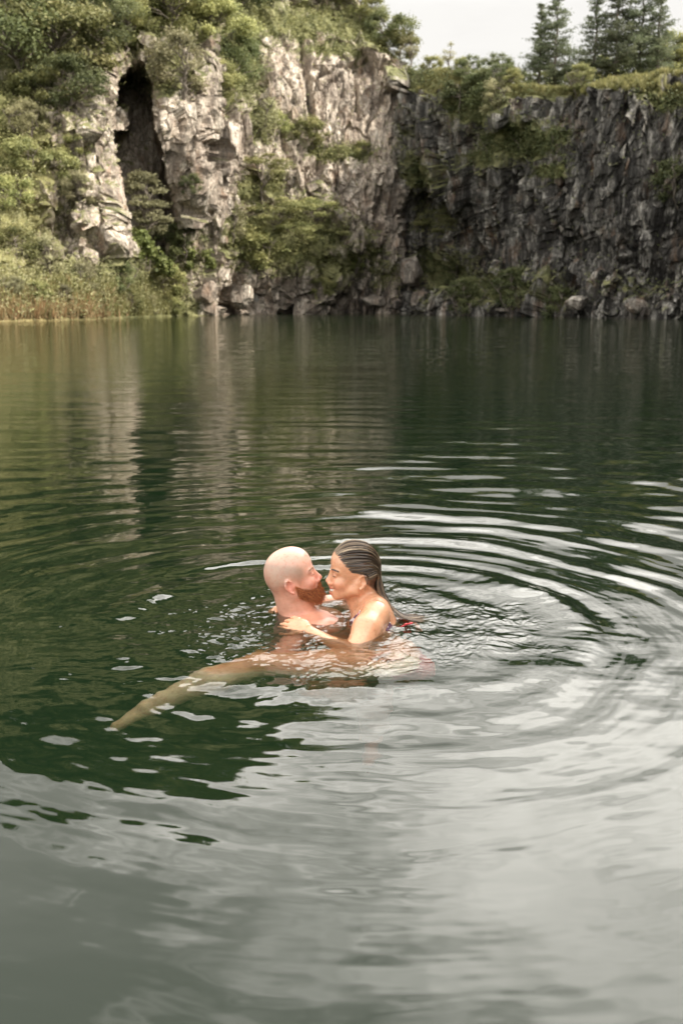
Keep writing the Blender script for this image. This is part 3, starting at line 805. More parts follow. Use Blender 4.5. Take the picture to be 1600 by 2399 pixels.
T, S = 'tree', 'shrub'
GH = 'trees of the forest on the upper left hillside'; GS = 'shrubs scattered over the left slope'; GC = 'shrubs in front of the centre cliff'
GR = 'bushes along the right rim'; GP = 'pines on the right rim'; GF = 'shrubs on the shaded right wall'
PL = [
 ('dark', 40, 215, 200, T, 'large dark green tree at the left edge of the photo, high on the hillside', GH),
 ('oak', 145, 235, 190, T, 'broad olive green tree overhanging the left slope, left of the dark cleft', GH),
 ('oak2', 25, 60, 160, T, 'tree in the upper left corner of the photo', GH),
 ('dark', 120, 75, 150, T, 'dark crowned tree in the top row, second from the left corner', GH),
 ('oak', 215, 90, 150, T, 'rounded yellow green tree in the top row, third from the left corner', GH),
 ('dark', 245, 185, 120, T, 'dark tree hanging over the left lip of the cleft', GH),
 ('oak2', 315, 70, 140, T, 'tall tree in the top row straight above the cleft', GH),
 ('oak', 290, 140, 100, T, 'small green tree right at the peak of the cleft', GH),
 ('oak', 395, 95, 140, T, 'sunlit yellow green tree above and right of the cleft', GH),
 ('pale', 400, 215, 120, S, 'pale grey green bush on the sunny shoulder right of the cleft top', GH),
 ('oak2', 475, 75, 150, T, 'olive tree in the top row, right of the sunlit yellow green one', GH),
 ('dark', 560, 20, 110, T, 'dark tree at the top edge left of the bare centre cliff', GH),
 ('oak', 515, 150, 130, T, 'bushy tree beside the top left corner of the centre cliff', GH),
 ('dark', 560, 215, 110, T, 'dark narrow tree standing against the left side of the centre cliff', GH),
 ('oak', 505, 245, 90, T, 'small tree in the green gully left of the centre cliff', GH),
 ('pale', 585, 330, 100, S, 'pale shrub at the lower end of the green gully', GH),
 ('dark', 165, 300, 120, T, 'dark round tree just left of the pale rock pillar', GH),
 ('oak', 95, 290, 110, T, 'light green tree below the large dark one at the left edge', GH),
 ('oak2', 640, 30, 90, T, 'tree at the top edge above the centre cliff, first from its left', GH),
 ('dark', 715, 15, 90, T, 'tree at the top edge above the centre cliff, dark and rounded', GH),
 ('oak', 770, 30, 90, T, 'leafy tree at the top edge, left of where the sky begins', GH),
 ('oak', 835, 55, 90, T, 'bright leafy tree on the skyline at the top of the ridge', GH),
 ('oak2', 872, 90, 80, T, 'tree halfway down the falling skyline ridge', GH),
 ('dark', 905, 130, 90, T, 'dark tree low on the ridge above the lit corner of the cliff', GH),
 ('oak', 935, 155, 70, T, 'last leafy tree at the foot of the ridge, beside the open sky', GH),
 ('slim', 962, 150, 85, T, 'thin sapling with sparse crown against the sky at the end of the ridge', GH),
 ('shrub', 45, 420, 70, S, 'yellow green shrub at the left edge, halfway up the slope', GS),
 ('shrub', 120, 440, 75, S, 'bushy shrub on the left slope below the pale rocks', GS),
 ('pale', 60, 335, 80, S, 'pale shrub near the left edge under the forest', GS),
 ('pale', 165, 500, 70, S, 'pale shrub on top of the low rock buttress', GS),
 ('shrub', 25, 510, 70, S, 'green shrub at the left edge above the low rocks', GS),
 ('pale', 95, 555, 60, S, 'dry looking shrub between the low rocks of the left slope', GS),
 ('shrub', 40, 620, 75, S, 'round shrub at the left edge just above the grass bank', GS),
 ('pale', 120, 650, 80, S, 'pale bush behind the grass bank, left of the lit buttress foot', GS),
 ('pale', 205, 675, 60, S, 'feathery pale bush at the foot of the lit buttress', GS),
 ('shrub', 180, 385, 55, S, 'small shrub beside the lit pillar left of the cleft', GS),
 ('pale', 30, 700, 55, S, 'low pale bush in the grass bank at the left photo edge', GS),
 ('shrub', 95, 705, 45, S, 'small green bush in the middle of the grass bank', GS),
 ('pale', 150, 712, 50, S, 'feathery bush in the grass bank below the lit buttress', GS),
 ('pale', 235, 722, 45, S, 'pale bush by the water where the buttress ends', GS),
 ('shrub', 300, 728, 50, S, 'green bush at the waterline left of the bright bush', GS),
 ('pale', 360, 734, 40, S, 'pale low bush at the right end of the grass bank', GS),
 ('shrub', 410, 735, 36, S, 'last small bush of the grass bank by the pale rocks', GS),
 ('cone', 345, 570, 150, T, 'grey green feathery tree standing inside the dark cleft', None),
 ('lime', 305, 600, 60, S, 'glossy dark leaved shrub at the left foot of the cleft', GC),
 ('lime', 335, 665, 90, S, 'bright yellow green bush below the cleft by the water', GC),
 ('shrubd', 275, 680, 70, S, 'dark green bush left of the bright one below the cleft', GC),
 ('shrub', 385, 700, 70, S, 'bush reaching the waterline below the cleft', GC),
 ('shrubd', 435, 615, 80, S, 'dark palm like shrub right of the cleft tree', GC),
 ('lime', 455, 655, 70, S, 'light green bush between the cleft and the black hollow', GC),
 ('shrubd', 400, 590, 60, S, 'dark bush tucked in the shadow at the right foot of the cleft', GC),
 ('shrubd', 432, 430, 40, S, 'small dark clump clinging to the lit rib right of the cleft', GC),
 ('umb', 600, 490, 95, T, 'flat topped green tree standing alone on the lower centre cliff', GC),
 ('pale', 530, 555, 80, S, 'grey shrub left of the flat topped trees', GC),
 ('umb', 640, 570, 95, T, 'layered olive tree in the middle of the thicket on the centre talus', GC),
 ('umb', 745, 555, 80, T, 'bright flat topped tree at the upper right of the thicket', GC),
 ('umb', 700, 610, 90, T, 'spreading olive tree in the lower thicket', GC),
 ('umb', 785, 605, 75, T, 'flat tree at the right end of the thicket', GC),
 ('shrub', 590, 620, 80, S, 'dense shrub at the lower left of the thicket', GC),
 ('pale', 650, 640, 60, S, 'pale shrub at the bottom edge of the thicket', GC),
 ('lime', 820, 640, 50, S, 'small lime green bush at the lower right of the thicket', GC),
 ('shrub', 745, 655, 45, S, 'low shrub on the rocks under the thicket', GC),
 ('shrubd', 860, 620, 55, S, 'dark shrub beside the big grey boulder', GC),
 ('shrub', 650, 320, 50, S, 'shrub on the upper left ledge of the centre cliff', GC),
 ('shrub', 720, 350, 50, S, 'shrub on the middle ledge of the centre cliff', GC),
 ('pale', 795, 375, 40, S, 'dry low shrub on the right ledge of the centre cliff', GC),
 ('shrub', 850, 372, 38, S, 'small shrub at the shaded end of the ledge', GC),
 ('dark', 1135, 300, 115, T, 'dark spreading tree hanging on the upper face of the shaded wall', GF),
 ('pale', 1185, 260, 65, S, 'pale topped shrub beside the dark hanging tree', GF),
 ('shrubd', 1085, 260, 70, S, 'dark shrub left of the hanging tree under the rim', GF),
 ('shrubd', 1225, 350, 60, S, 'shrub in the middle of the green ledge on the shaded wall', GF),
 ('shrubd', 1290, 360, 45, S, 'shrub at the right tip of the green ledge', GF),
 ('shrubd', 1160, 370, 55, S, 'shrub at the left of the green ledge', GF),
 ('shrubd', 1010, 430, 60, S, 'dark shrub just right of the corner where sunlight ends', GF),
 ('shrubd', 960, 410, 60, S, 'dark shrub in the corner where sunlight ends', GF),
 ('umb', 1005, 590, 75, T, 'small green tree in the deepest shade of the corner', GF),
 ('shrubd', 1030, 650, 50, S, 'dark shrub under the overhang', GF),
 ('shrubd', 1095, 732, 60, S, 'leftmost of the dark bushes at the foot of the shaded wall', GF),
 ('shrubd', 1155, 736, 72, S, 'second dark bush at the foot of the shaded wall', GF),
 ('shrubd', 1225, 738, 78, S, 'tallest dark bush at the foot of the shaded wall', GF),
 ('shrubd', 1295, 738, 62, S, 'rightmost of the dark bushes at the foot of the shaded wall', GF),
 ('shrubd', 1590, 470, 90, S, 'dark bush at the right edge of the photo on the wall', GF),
 ('shrub', 1315, 415, 26, S, 'small mossy shrub below the right tip of the green ledge', GF),
 ('slim', 1045, 172, 62, T, 'sparse pale sapling on the rim left of the dark bushes', GR),
 ('shrub', 1005, 172, 34, S, 'low sunlit shrub on the rim near the corner', GR),
 ('rimd', 1098, 190, 56, T, 'first dark rounded tree on the rim right of the sapling', GR),
 ('rimd', 1150, 192, 60, T, 'second dark rounded tree on the rim, slightly taller', GR),
 ('rimb', 1205, 200, 46, T, 'leafy green tree on the rim left of the lone pine', GR),
 ('rimb', 1350, 207, 58, T, 'low tree filling the gap between the pines', GR),
 ('rimb', 1075, 182, 45, T, 'low leafy tree just left of the two dark rim trees', GR),
 ('rimd', 1178, 196, 52, T, 'dark low tree between the second dark rim tree and the lone pines', GR),
 ('shrub', 1120, 195, 30, S, 'bush at the feet of the two dark rim trees', GR),
]
for (kind, x, y, hp, nm, lab, grp) in PL:
    cat = nm
    Yk = 76.0 if kind == 'cone' else None
    plant(kind, x, y, hp, {'tree': 'tree', 'shrub': 'shrub'}[nm], lab, cat, grp, Y=Yk, squash=1.25 if kind in ('dark', 'oak', 'rimb', 'rimd') else 1.1)
PIN = [('pine2', 1262, 212, 175, 'left trunk of the lone pair of pines on the rim, slightly shorter'), ('pine', 1296, 214, 200, 'right and taller one of the lone pair of pines on the rim'),
       ('pine2', 1388, 205, 212, 'slim pine first in the clump at the right'), ('pine', 1440, 200, 225, 'dark trunked pine second in the clump at the right'),
       ('pine', 1495, 196, 215, 'broad pine third in the clump at the right'), ('pine2', 1535, 196, 200, 'pine at the right end of the clump')]
for k, (kind, x, y, hp, lab) in enumerate(PIN):
    j = int(np.searchsorted(colx, x)); base = FULL[NV + 3, j]
    p = base.copy(); p[2] -= .1
    o = plant(kind, x, y, hp * 1.0, 'pine_tree', lab, 'pine', GP, Y=p[1], squash=1.3 if kind == 'pine' else 1.2)
    o.location = p
for (kind, x, hp, lab) in (('rimb', 1575, 105, 'broad leafy tree behind the pines at the right edge'), ('rimb', 1605, 80, 'leafy tree cut by the right edge of the photo'), ('rimd', 1470, 70, 'dark undergrowth tree between the trunks of the pine clump'), ('rimb', 1330, 55, 'small leafy tree right of the lone pines'), ('rimd', 1235, 46, 'dark bushy tree at the left foot of the lone pines'), ('rimb', 1415, 66, 'bushy tree between the first two pines of the clump'), ('rimd', 1545, 74, 'dark bushy tree under the last pine'), ('rimb', 1275, 50, 'low green tree right behind the lone pines'), ('rimd', 1375, 70, 'dark bushy tree behind the first pine of the clump'), ('rimb', 1180, 36, 'low green tree between the dark rounded trees and the lone pines')):
    j = int(np.searchsorted(colx, x)); p = FULL[NV + 4, j].copy(); p[2] -= .1
    o = plant(kind, x, 200, hp, 'tree', lab, 'tree', GR, Y=p[1], squash=1.2); o.location = p
# trees on the crest above the frame; the lake mirrors them
for k in range(34):
    x = -150 + k * 26 + rs.normal() * 8
    y = np.interp(x, RX, RY) + rs.rand() * 130 + 4
    if y > -45: continue
    kind = ['oak', 'dark', 'oak2'][k % 3]
    plant(kind, x, y, 110 + 50 * rs.rand(), 'tree', 'hillcrest tree above the left cliff, seen only mirrored dark in the lake', 'tree', 'crest trees mirrored in the lake', squash=1.4)

# undergrowth: leaf cards over every green patch
flat = FULL[:NV + 5].reshape(-1, 3); fveg = vegF[:NV + 5].ravel(); fn = NF[:NV + 5].reshape(-1, 3); fx = GXF[:NV + 5].ravel(); fy = GYF[:NV + 5].ravel()
inview = (fx > -90) & (fx < 1690) & (flat[:, 2] > .1) & (fy > -70)
noisep = fbm(fx / 18, fy / 14, None, 3, 301)
pr = np.clip((fveg + .35 * noisep - .33) * 1.6, 0, 1) * inview
pr = np.maximum(pr, .035 * inview * sstep(.3, .6, fn[:, 2]))
grassy = np.clip(np.maximum(sstep(655, 690, fy + 12 * noisep) * sstep(440, 380, fx), 1.0 * ((fy < 226) & (fx > 1000)) * sstep(.2, .5, fn[:, 2])), 0, 1)
rimlit = ((fx > 1185) & (fx < 1620) & (fy < 232)).astype(float)
pr = pr * (1 - .93 * rimlit) + .75 * (inview * sstep(470, 430, fx) * sstep(610, 650, fy) * (fy < 738))
pp = pr * (1 - .55 * grassy)
wide = ((fx > -420) & (fx <= -90) & (flat[:, 2] > .1) & (fy > -70) & (fveg > .2)).astype(float) * 2.2
pp = pp + wide
idx = rs.choice(len(flat), 140000, p=pp / pp.sum())
n = len(idx)
hgt = (.08 + .75 * rs.rand(n) ** 1.6) * (.4 + .9 * np.clip(fbm(fx[idx] / 14, fy[idx] / 12, None, 2, 302) + .5, 0, 1.3))
cent = flat[idx] + fn[idx] * (hgt * .7)[:, None] + rs.normal(size=(n, 3)) * (.14 + .3 * (fx[idx] < -85))[:, None] + np.array([0, 0, 1.0]) * (hgt * .45)[:, None]
lv = np.clip(.45 + .5 * fbm(fx[idx] / 20, fy[idx] / 18, None, 3, 303) + .22 * rs.normal(size=n) + .25 * sstep(260, 80, fx[idx]) * sstep(200, 420, fy[idx]), 0, 1)
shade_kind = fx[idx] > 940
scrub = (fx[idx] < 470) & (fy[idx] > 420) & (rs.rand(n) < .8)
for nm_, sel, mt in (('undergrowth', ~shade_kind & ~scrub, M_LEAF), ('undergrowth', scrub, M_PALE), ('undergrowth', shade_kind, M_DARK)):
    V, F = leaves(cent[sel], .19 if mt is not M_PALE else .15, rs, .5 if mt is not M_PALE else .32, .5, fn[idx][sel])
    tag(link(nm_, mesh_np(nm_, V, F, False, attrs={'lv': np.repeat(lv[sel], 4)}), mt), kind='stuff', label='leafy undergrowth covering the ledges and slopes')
# grass: tall dry blades at the left bank, lit turf along the right rim
pg = grassy * inview * ((fveg > .2) | (fy < 240))
idx = rs.choice(len(flat), 60000, p=pg / pg.sum()); n = len(idx)
b0 = flat[idx] + rs.normal(size=(n, 3)) * .06
left = fx[idx] < 600
L = np.where(left, .2 + .6 * rs.rand(n) ** 1.5, .12 + .28 * rs.rand(n))[:, None]
lean = rs.normal(size=(n, 3)) * .28; lean[:, 2] = 1
tip = b0 + lean * L; sd_ = rs.normal(size=(n, 3)); sd_[:, 2] = 0; sd_ /= np.linalg.norm(sd_, axis=1, keepdims=True)
wd = .035
V = np.stack([b0 - sd_ * wd, b0 + sd_ * wd, (b0 + tip) / 2 + sd_ * wd, tip, (b0 + tip) / 2 - sd_ * wd], 1)
lvg = np.clip(.5 + .5 * fbm(fx[idx] / 26, fy[idx] / 16, None, 3, 304) + .2 * rs.normal(size=n), 0, 1)
och = left & (fx[idx] + 120 * noisep[idx] < 270) & (fy[idx] + 22 * rs.normal(size=n) > 712)
for sel, mt, lb in ((~och, M_GRASS, 'dry yellow green grass along the bank and rim'), (och, M_OCHRE, 'rusty orange grass at the left water edge')):
    k_ = np.arange(sel.sum())[:, None] * 5
    tag(link('grass', mesh_np('grass', V[sel].reshape(-1, 3), np.concatenate([k_ + np.array([[0, 1, 2, 4]])]) , False, attrs={'lv': np.repeat(lvg[sel], 5)}), mt), kind='stuff', label=lb) if False else None
    q4 = k_ + np.array([[0, 1, 2, 4]]); q3 = k_ + np.array([[4, 2, 3]])
    tag(link('grass', mesh_np('grass', V[sel].reshape(-1, 3), [q4, q3], False, attrs={'lv': np.repeat(lvg[sel], 5)}), mt), kind='stuff', label=lb)

# boulders at the waterline
M_B = rock_material(); M_B.name = 'boulder_rock'


def boulder(x, y, wpx, hpx, label, tone_, seed, name='boulder', sink=0.0):
    p = surf(x, y); D = p[1]; w_ = wpx * D / FPX; h_ = hpx * D / FPX
    n1_, n2_ = 26, 40
    th = np.linspace(0, np.pi, n1_)[:, None]; ph_ = np.linspace(0, 2 * np.pi, n2_, endpoint=False)[None]
    d = np.stack([np.sin(th) * np.cos(ph_), np.sin(th) * np.sin(ph_), np.cos(th) * np.ones_like(ph_)], -1).reshape(-1, 3)
    rr_ = 1.0
    r_ = np.random.RandomState(seed)
    rad = np.full(len(d), 1.25)
    for k in range(15):
        nn = r_.normal(size=3); nn /= np.linalg.norm(nn); c_ = .70 + .28 * r_.rand()
        rad = np.minimum(rad, c_ / np.maximum(d @ nn, .05))
    rad = rad + .07 * fbm(d[:, 0] * 3 + seed, d[:, 1] * 3, d[:, 2] * 3, 3, seed)
    Vv = d * rad[:, None] * np.array([w_ / 2, w_ / 2.4, h_ / 1.6])
    i = (np.arange(n1_ - 1)[:, None] * n2_ + np.arange(n2_)[None]); j = (np.arange(n1_ - 1)[:, None] * n2_ + (np.arange(n2_)[None] + 1) % n2_)
    F = np.stack([i, i + n2_, j + n2_, j], -1).reshape(-1, 4)
    k = len(Vv)
    o = link(name, mesh_np(name, Vv, F, False, attrs={'tone': np.full(k, tone_), 'cellv': np.full(k, .3 + .5 * r_.rand()), 'veg': np.full(k, -.3), 'stain': np.full(k, .2), 'crev': np.zeros(k), 'dry': np.zeros(k), 'ochre': np.zeros(k)}), M_B)
    o.location = (p[0], p[1] - w_ * .3, max(p[2], 0.0) + h_ * .15 - sink)
    tag(o, label, 'boulder', 'boulders along the foot of the cliffs')


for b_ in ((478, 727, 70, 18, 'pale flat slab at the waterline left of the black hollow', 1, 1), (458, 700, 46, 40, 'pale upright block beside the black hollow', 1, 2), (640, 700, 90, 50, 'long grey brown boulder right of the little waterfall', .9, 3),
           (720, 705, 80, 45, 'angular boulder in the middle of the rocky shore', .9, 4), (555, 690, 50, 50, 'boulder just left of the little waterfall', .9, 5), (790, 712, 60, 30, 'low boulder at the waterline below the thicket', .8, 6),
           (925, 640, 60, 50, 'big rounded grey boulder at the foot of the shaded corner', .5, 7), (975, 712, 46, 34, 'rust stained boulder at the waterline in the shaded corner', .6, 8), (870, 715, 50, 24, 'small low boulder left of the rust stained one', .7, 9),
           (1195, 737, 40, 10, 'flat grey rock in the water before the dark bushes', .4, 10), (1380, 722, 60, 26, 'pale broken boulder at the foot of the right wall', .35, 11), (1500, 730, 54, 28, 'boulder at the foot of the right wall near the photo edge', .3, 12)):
    boulder(*b_)

# the little waterfall
pt = surf(583, 668); pb = surf(600, 722)
pt = pt + np.array([0, -.9, .1]); pb = pb + np.array([0, -1.1, 0]); pb[2] = -.05
n = 26; t = np.linspace(0, 1, n); mpts = pt[None] + (pb - pt)[None] * t[:, None]; mpts[:, 2] = pt[2] + (pb[2] - pt[2]) * t ** 1.3
Wf = .16 + .42 * t + .05 * np.sin(t * 17)
cs = np.linspace(-1, 1, 15)
V = np.array([[mpts[i, 0] + c_ * Wf[i], mpts[i, 1] - .12 * (1 - c_ * c_) + .05 * math.sin(c_ * 19 + i * .3), mpts[i, 2]] for i in range(n) for c_ in cs])
Vb = V + np.array([0, .12, 0])
m, g = new_mat('falling_water')
pos = g.n('ShaderNodeNewGeometry').outputs['Position']
c = g.ramp(g.noise(g.mapping(pos, (9, 9, .8)), 1, 4, .6), [(.35, (.38, .36, .33)), (.65, (.78, .77, .74))])
bs = g.n('ShaderNodeBsdfPrincipled', ins={'Base Color': c, 'Roughness': .35})
g.t.links.new(bs.outputs[0], g.out.inputs[0])
F = grid_faces(n, 15)
wf = link('waterfall', mesh_np('waterfall', np.concatenate([V, Vb]), np.concatenate([F, F[:, ::-1] + len(V)])), m)
tag(wf, 'thin white waterfall running down rocks into the far side of the lake', 'waterfall')
# ------------------------------------------------------------------ the couple (implicit surfaces -> one continuous mesh each)
class Frame:
    def __init__(s, o, f, u, sc=1.0):
        f = np.array(f, float); f /= np.linalg.norm(f)
        u = np.array(u, float); u -= f * (u @ f); u /= np.linalg.norm(u)
        s.o = np.array(o, float); s.R = np.stack([f, np.cross(u, f), u], 1); s.s = sc
    def w(s, p): return s.o + s.s * (s.R @ np.asarray(p, float))
    def wl(s, p): return s.o + s.s * (np.asarray(p, float) @ s.R.T)
    def l(s, p): return ((p - s.o) @ s.R) / s.s


class Body:
    def __init__(s): s.pr = []
    def ell(s, c, r, k=.01, R=None, op='u'):
        c = np.asarray(c, float); r = np.asarray(r, float); R = np.eye(3) if R is None else R
        s.pr.append(('e', c, r, R, k, op, c, r.max())); return s
    def cap(s, a, b, ra, rb, k=.01, op='u'):
        a = np.asarray(a, float); b = np.asarray(b, float)
        s.pr.append(('c', a, b, (ra, rb), k, op, (a + b) / 2, np.linalg.norm(a - b) / 2 + max(ra, rb))); return s
    def chain(s, pts, rad, k=.012):
        for i in range(len(pts) - 1): s.cap(pts[i], pts[i + 1], rad[i], rad[i + 1], k)
        return s
    @staticmethod
    def one(q, p):
        if q[0] == 'e':
            v = (p - q[1]) @ q[3]; k0 = np.linalg.norm(v / q[2], axis=1); k1 = np.linalg.norm(v / q[2] ** 2, axis=1) + 1e-9
            return k0 * (k0 - 1) / k1
        a, b, (ra, rb) = q[1], q[2], q[3]; ba = b - a; pa = p - a
        t = np.clip(pa @ ba / (ba @ ba + 1e-12), 0, 1)
        return np.linalg.norm(pa - t[:, None] * ba, axis=1) - (ra + (rb - ra) * t)
    @staticmethod
    def comb(dd, e, k, op):
        if op == 'u':
            h = np.clip(k - np.abs(dd - e), 0, None) / k; return np.minimum(dd, e) - h * h * k * .25
        e = -e; h = np.clip(k - np.abs(dd - e), 0, None) / k; return np.maximum(dd, e) + h * h * k * .25
    def ev(s, p, marg=.03):
        d = np.full(len(p), .5)
        for q in s.pr:
            k, op, c, rad = q[-4], q[-3], q[-2], q[-1]
            m = np.abs(p - c).max(1) < rad + marg
            if m.any(): d[m] = Body.comb(d[m], Body.one(q, p[m]), k, op)
        return d
    def mesh(s, lo, hi, vx):
        B = 8; lo = np.asarray(lo, float); nb = np.ceil((np.asarray(hi) - lo) / (vx * B)).astype(int); n = nb * B + 1
        gi = np.stack(np.meshgrid(*[np.arange(k) for k in nb], indexing='ij'), -1).reshape(-1, 3)
        dc = s.ev(lo + (gi * B + B / 2) * vx, .07)
        act = np.abs(dc) < vx * B * 1.0 + .006
        G = np.repeat(np.repeat(np.repeat(dc.reshape(nb).astype(np.float32), B, 0), B, 1), B, 2)
        G = np.pad(G, ((0, 1), (0, 1), (0, 1)), constant_values=.5)
        off = np.stack(np.meshgrid(*[np.arange(B)] * 3, indexing='ij'), -1).reshape(-1, 3)
        ai = gi[act]; cb = lo + (ai * B + B / 2) * vx
        D_ = np.full((len(ai), B ** 3), .5)
        for q in s.pr:
            k, op, c, rad = q[-4], q[-3], q[-2], q[-1]
            m = np.linalg.norm(cb - c, axis=1) < rad + .03 + vx * B * .87
            if not m.any(): continue
            pp = (lo + ((ai[m] * B)[:, None] + off[None]) * vx).reshape(-1, 3)
            D_[m] = Body.comb(D_[m], Body.one(q, pp).reshape(-1, B ** 3), k, op)
        ii = (ai[:, None] * B + off[None]).reshape(-1, 3)
        G[ii[:, 0], ii[:, 1], ii[:, 2]] = D_.ravel()
        # surface nets
        S = G < 0
        c = np.zeros(tuple(n - 1), np.uint8)
        for dx in (0, 1):
            for dy in (0, 1):
                for dz in (0, 1): c += S[dx:n[0] - 1 + dx, dy:n[1] - 1 + dy, dz:n[2] - 1 + dz]
        cell = np.argwhere((c > 0) & (c < 8))
        idm = np.full(tuple(n - 1), -1, np.int32); idm[tuple(cell.T)] = np.arange(len(cell))
        acc = np.zeros((len(cell), 3)); cnt = np.zeros(len(cell))
        cor = [(0, 0, 0), (1, 0, 0), (0, 1, 0), (1, 1, 0), (0, 0, 1), (1, 0, 1), (0, 1, 1), (1, 1, 1)]
        vals = [G[cell[:, 0] + a, cell[:, 1] + b, cell[:, 2] + e] for a, b, e in cor]
        for i in range(8):
            for j in range(i + 1, 8):
                a, b = np.array(cor[i]), np.array(cor[j])
                if np.abs(a - b).sum() != 1: continue
                m = (vals[i] < 0) != (vals[j] < 0)
                t = vals[i][m] / (vals[i][m] - vals[j][m])
                acc[m] += a + (b - a) * t[:, None]; cnt[m] += 1
        V = lo + (cell + acc / cnt[:, None]) * vx
        Fs = []
        for ax in range(3):
            u_, v_ = [(1, 2), (2, 0), (0, 1)][ax]
            sl0 = [slice(1, n[k] - 1) for k in range(3)]; sl0[ax] = slice(0, n[ax] - 1); sl1 = list(sl0); sl1[ax] = slice(1, n[ax])
            A, Bm = S[tuple(sl0)], S[tuple(sl1)]
            for (mm, rev) in ((A & ~Bm, False), (~A & Bm, True)):
                e = np.argwhere(mm) + np.array([1 if k != ax else 0 for k in range(3)])
                if not len(e): continue
                du = np.zeros(3, int); du[u_] = 1; dv = np.zeros(3, int); dv[v_] = 1
                q = np.stack([idm[tuple((e - du - dv).T)], idm[tuple((e - dv).T)], idm[tuple(e.T)], idm[tuple((e - du).T)]], 1)
                if rev: q = q[:, ::-1]
                Fs.append(q[(q >= 0).all(1)])
        return V, np.concatenate(Fs)


def vgrad(V, F):
    fn_ = np.cross(V[F[:, 1]] - V[F[:, 0]], V[F[:, 2]] - V[F[:, 0]])
    g = np.zeros_like(V)
    for c in range(F.shape[1]):
        for a_ in range(3): g[:, a_] += np.bincount(F[:, c], fn_[:, a_], len(V))
    return g / (np.linalg.norm(g, axis=1, keepdims=True) + 1e-12)


def add_head(b, F, fem=False, mouth=.0):
    """skull, face and ears in a head frame: x to the nose, y to the left ear, z to the crown"""
    R = F.R; s = F.s; W = F.w
    E = lambda c, r, k=.01, op='u', Rl=None: b.ell(W(c), np.array(r) * s, k, R if Rl is None else R @ Rl, op)
    C = lambda a, c, ra, rb, k=.01, op='u': b.cap(W(a), W(c), ra * s, rb * s, k, op)
    E((-.001, 0, .038), (.092, .076, .086))
    E((.030, 0, .050), (.066, .064, .066), .02)           # forehead
    E((-.038, 0, .010), (.045, .060, .052), .03)          # occiput
    E((.040, 0, -.030), (.045, .055, .068), .025)         # mid face
    for y in (-1, 1):
        C((-.002, y * .054, -.050), (.066, y * .018, -.086), .016, .015, .022)   # jaw
        C((-.006, y * .062, -.020), (.000, y * .056, -.050), .014, .015, .02)
        E((.064, y * .036, -.032), (.022, .022, .019), .022)                     # cheek
        C((.084, y * .012, .016), (.074, y * .046, .014), .0095 if not fem else .007, .007, .014)   # brow
        E((.0985, y * .0315, .001), (.016, .0155, .0105), .008, 's')                 # socket
        E((.0755, y * .030, -.002), (.0135, .0155, .0125), .003)                 # closed lid over the eyeball
        C((.099, y * .013, -.041), (.094, y * .0145, -.042), .0070, .0062, .006) # nostril wing
        E((.1035, y * .0062, -.0485), (.0042, .0032, .003), .003, 's')           # nostril
    E((.083, 0, .002), (.0135, .0125, .026), .010)          # root of the nose
    E((.086, 0, -.022), (.014, .0125, .024), .008)
    E((.068, 0, -.081) if not fem else (.063, 0, -.080), (.019, .024, .019) if not fem else (.015, .020, .015), .02)          # chin
    if fem: pass
    else: E((.072, 0, -.090), (.016, .020, .014), .014)
    E((.076 if not fem else .071, 0, -.064), (.018, .028, .022), .014)         # muzzle
    C((.087, 0, .008), (.106 if not fem else .1005, 0, -.026), .0070 if not fem else .0055, .0075 if not fem else .0062, .012)         # nose bridge
    E((.1075, 0, -.0345) if not fem else (.1035, 0, -.0325), (.0105, .0105, .0095) if not fem else (.0090, .0090, .0082), .008)    # nose tip
    C((.100, 0, -.045), (.094, 0, -.052), .0045, .005, .006)
    # lips: wide smile
    n = 7; L1 = []; L2 = []
    for i in range(n):
        t = -1 + 2 * i / (n - 1); y = t * .026; x = (.0945 if not fem else .0895) - .013 * t * t; up = .005 * t * t
        L1.append(W((x, y, -.0595 + up - .001 * (1 - t * t)))); L2.append(W((x - .0015, y, -.0735 + .011 * t * t - mouth * (1 - t * t))))
    rr = [.0028, .0040, .0048, .0045, .0048, .0040, .0028]
    for i in range(n - 1):
        b.cap(L1[i], L1[i + 1], rr[i] * s, rr[i + 1] * s, .004); b.cap(L2[i], L2[i + 1], rr[i] * s * 1.1, rr[i + 1] * s * 1.1, .004)
    for i in range(n - 1):
        m0 = (L1[i] + L2[i]) / 2 + F.R[:, 0] * .004 * s; m1 = (L1[i + 1] + L2[i + 1]) / 2 + F.R[:, 0] * .004 * s
        g0 = .0020 + mouth * .35
        b.cap(m0, m1, g0 * s, g0 * s, .002, 's')
    # ears: rim curl, bowl and lobe
    for y in (-1, 1):
        ex, ez, yy = -.014, -.010, .0765
        pts = [(-.002, .004), (.000, .018), (-.009, .028), (-.020, .026), (-.026, .012), (-.024, -.004), (-.016, -.018), (-.006, -.026)]
        P3 = [W((ex + px_ + .006, y * (yy + .011 * (1 if i in (2, 3, 4, 5) else .5)), ez + pz_ + .0)) for i, (px_, pz_) in enumerate(pts)]
        rad = [.0030, .0035, .0038, .0042, .0042, .0038, .0042, .0058]
        E((ex - .006, y * (yy + .001), ez + .004), (.017, .008, .027), .006, 'u')
        for i in range(7): b.cap(P3[i], P3[i + 1], rad[i] * s, rad[i + 1] * s, .003)
        E((ex - .003, y * (yy + .012), ez + .004), (.0105, .0085, .015), .003, 's')
        C((ex + .004, y * (yy + .004), ez - .006), (ex + .004, y * (yy + .005), ez + .002), .004, .0035, .003)


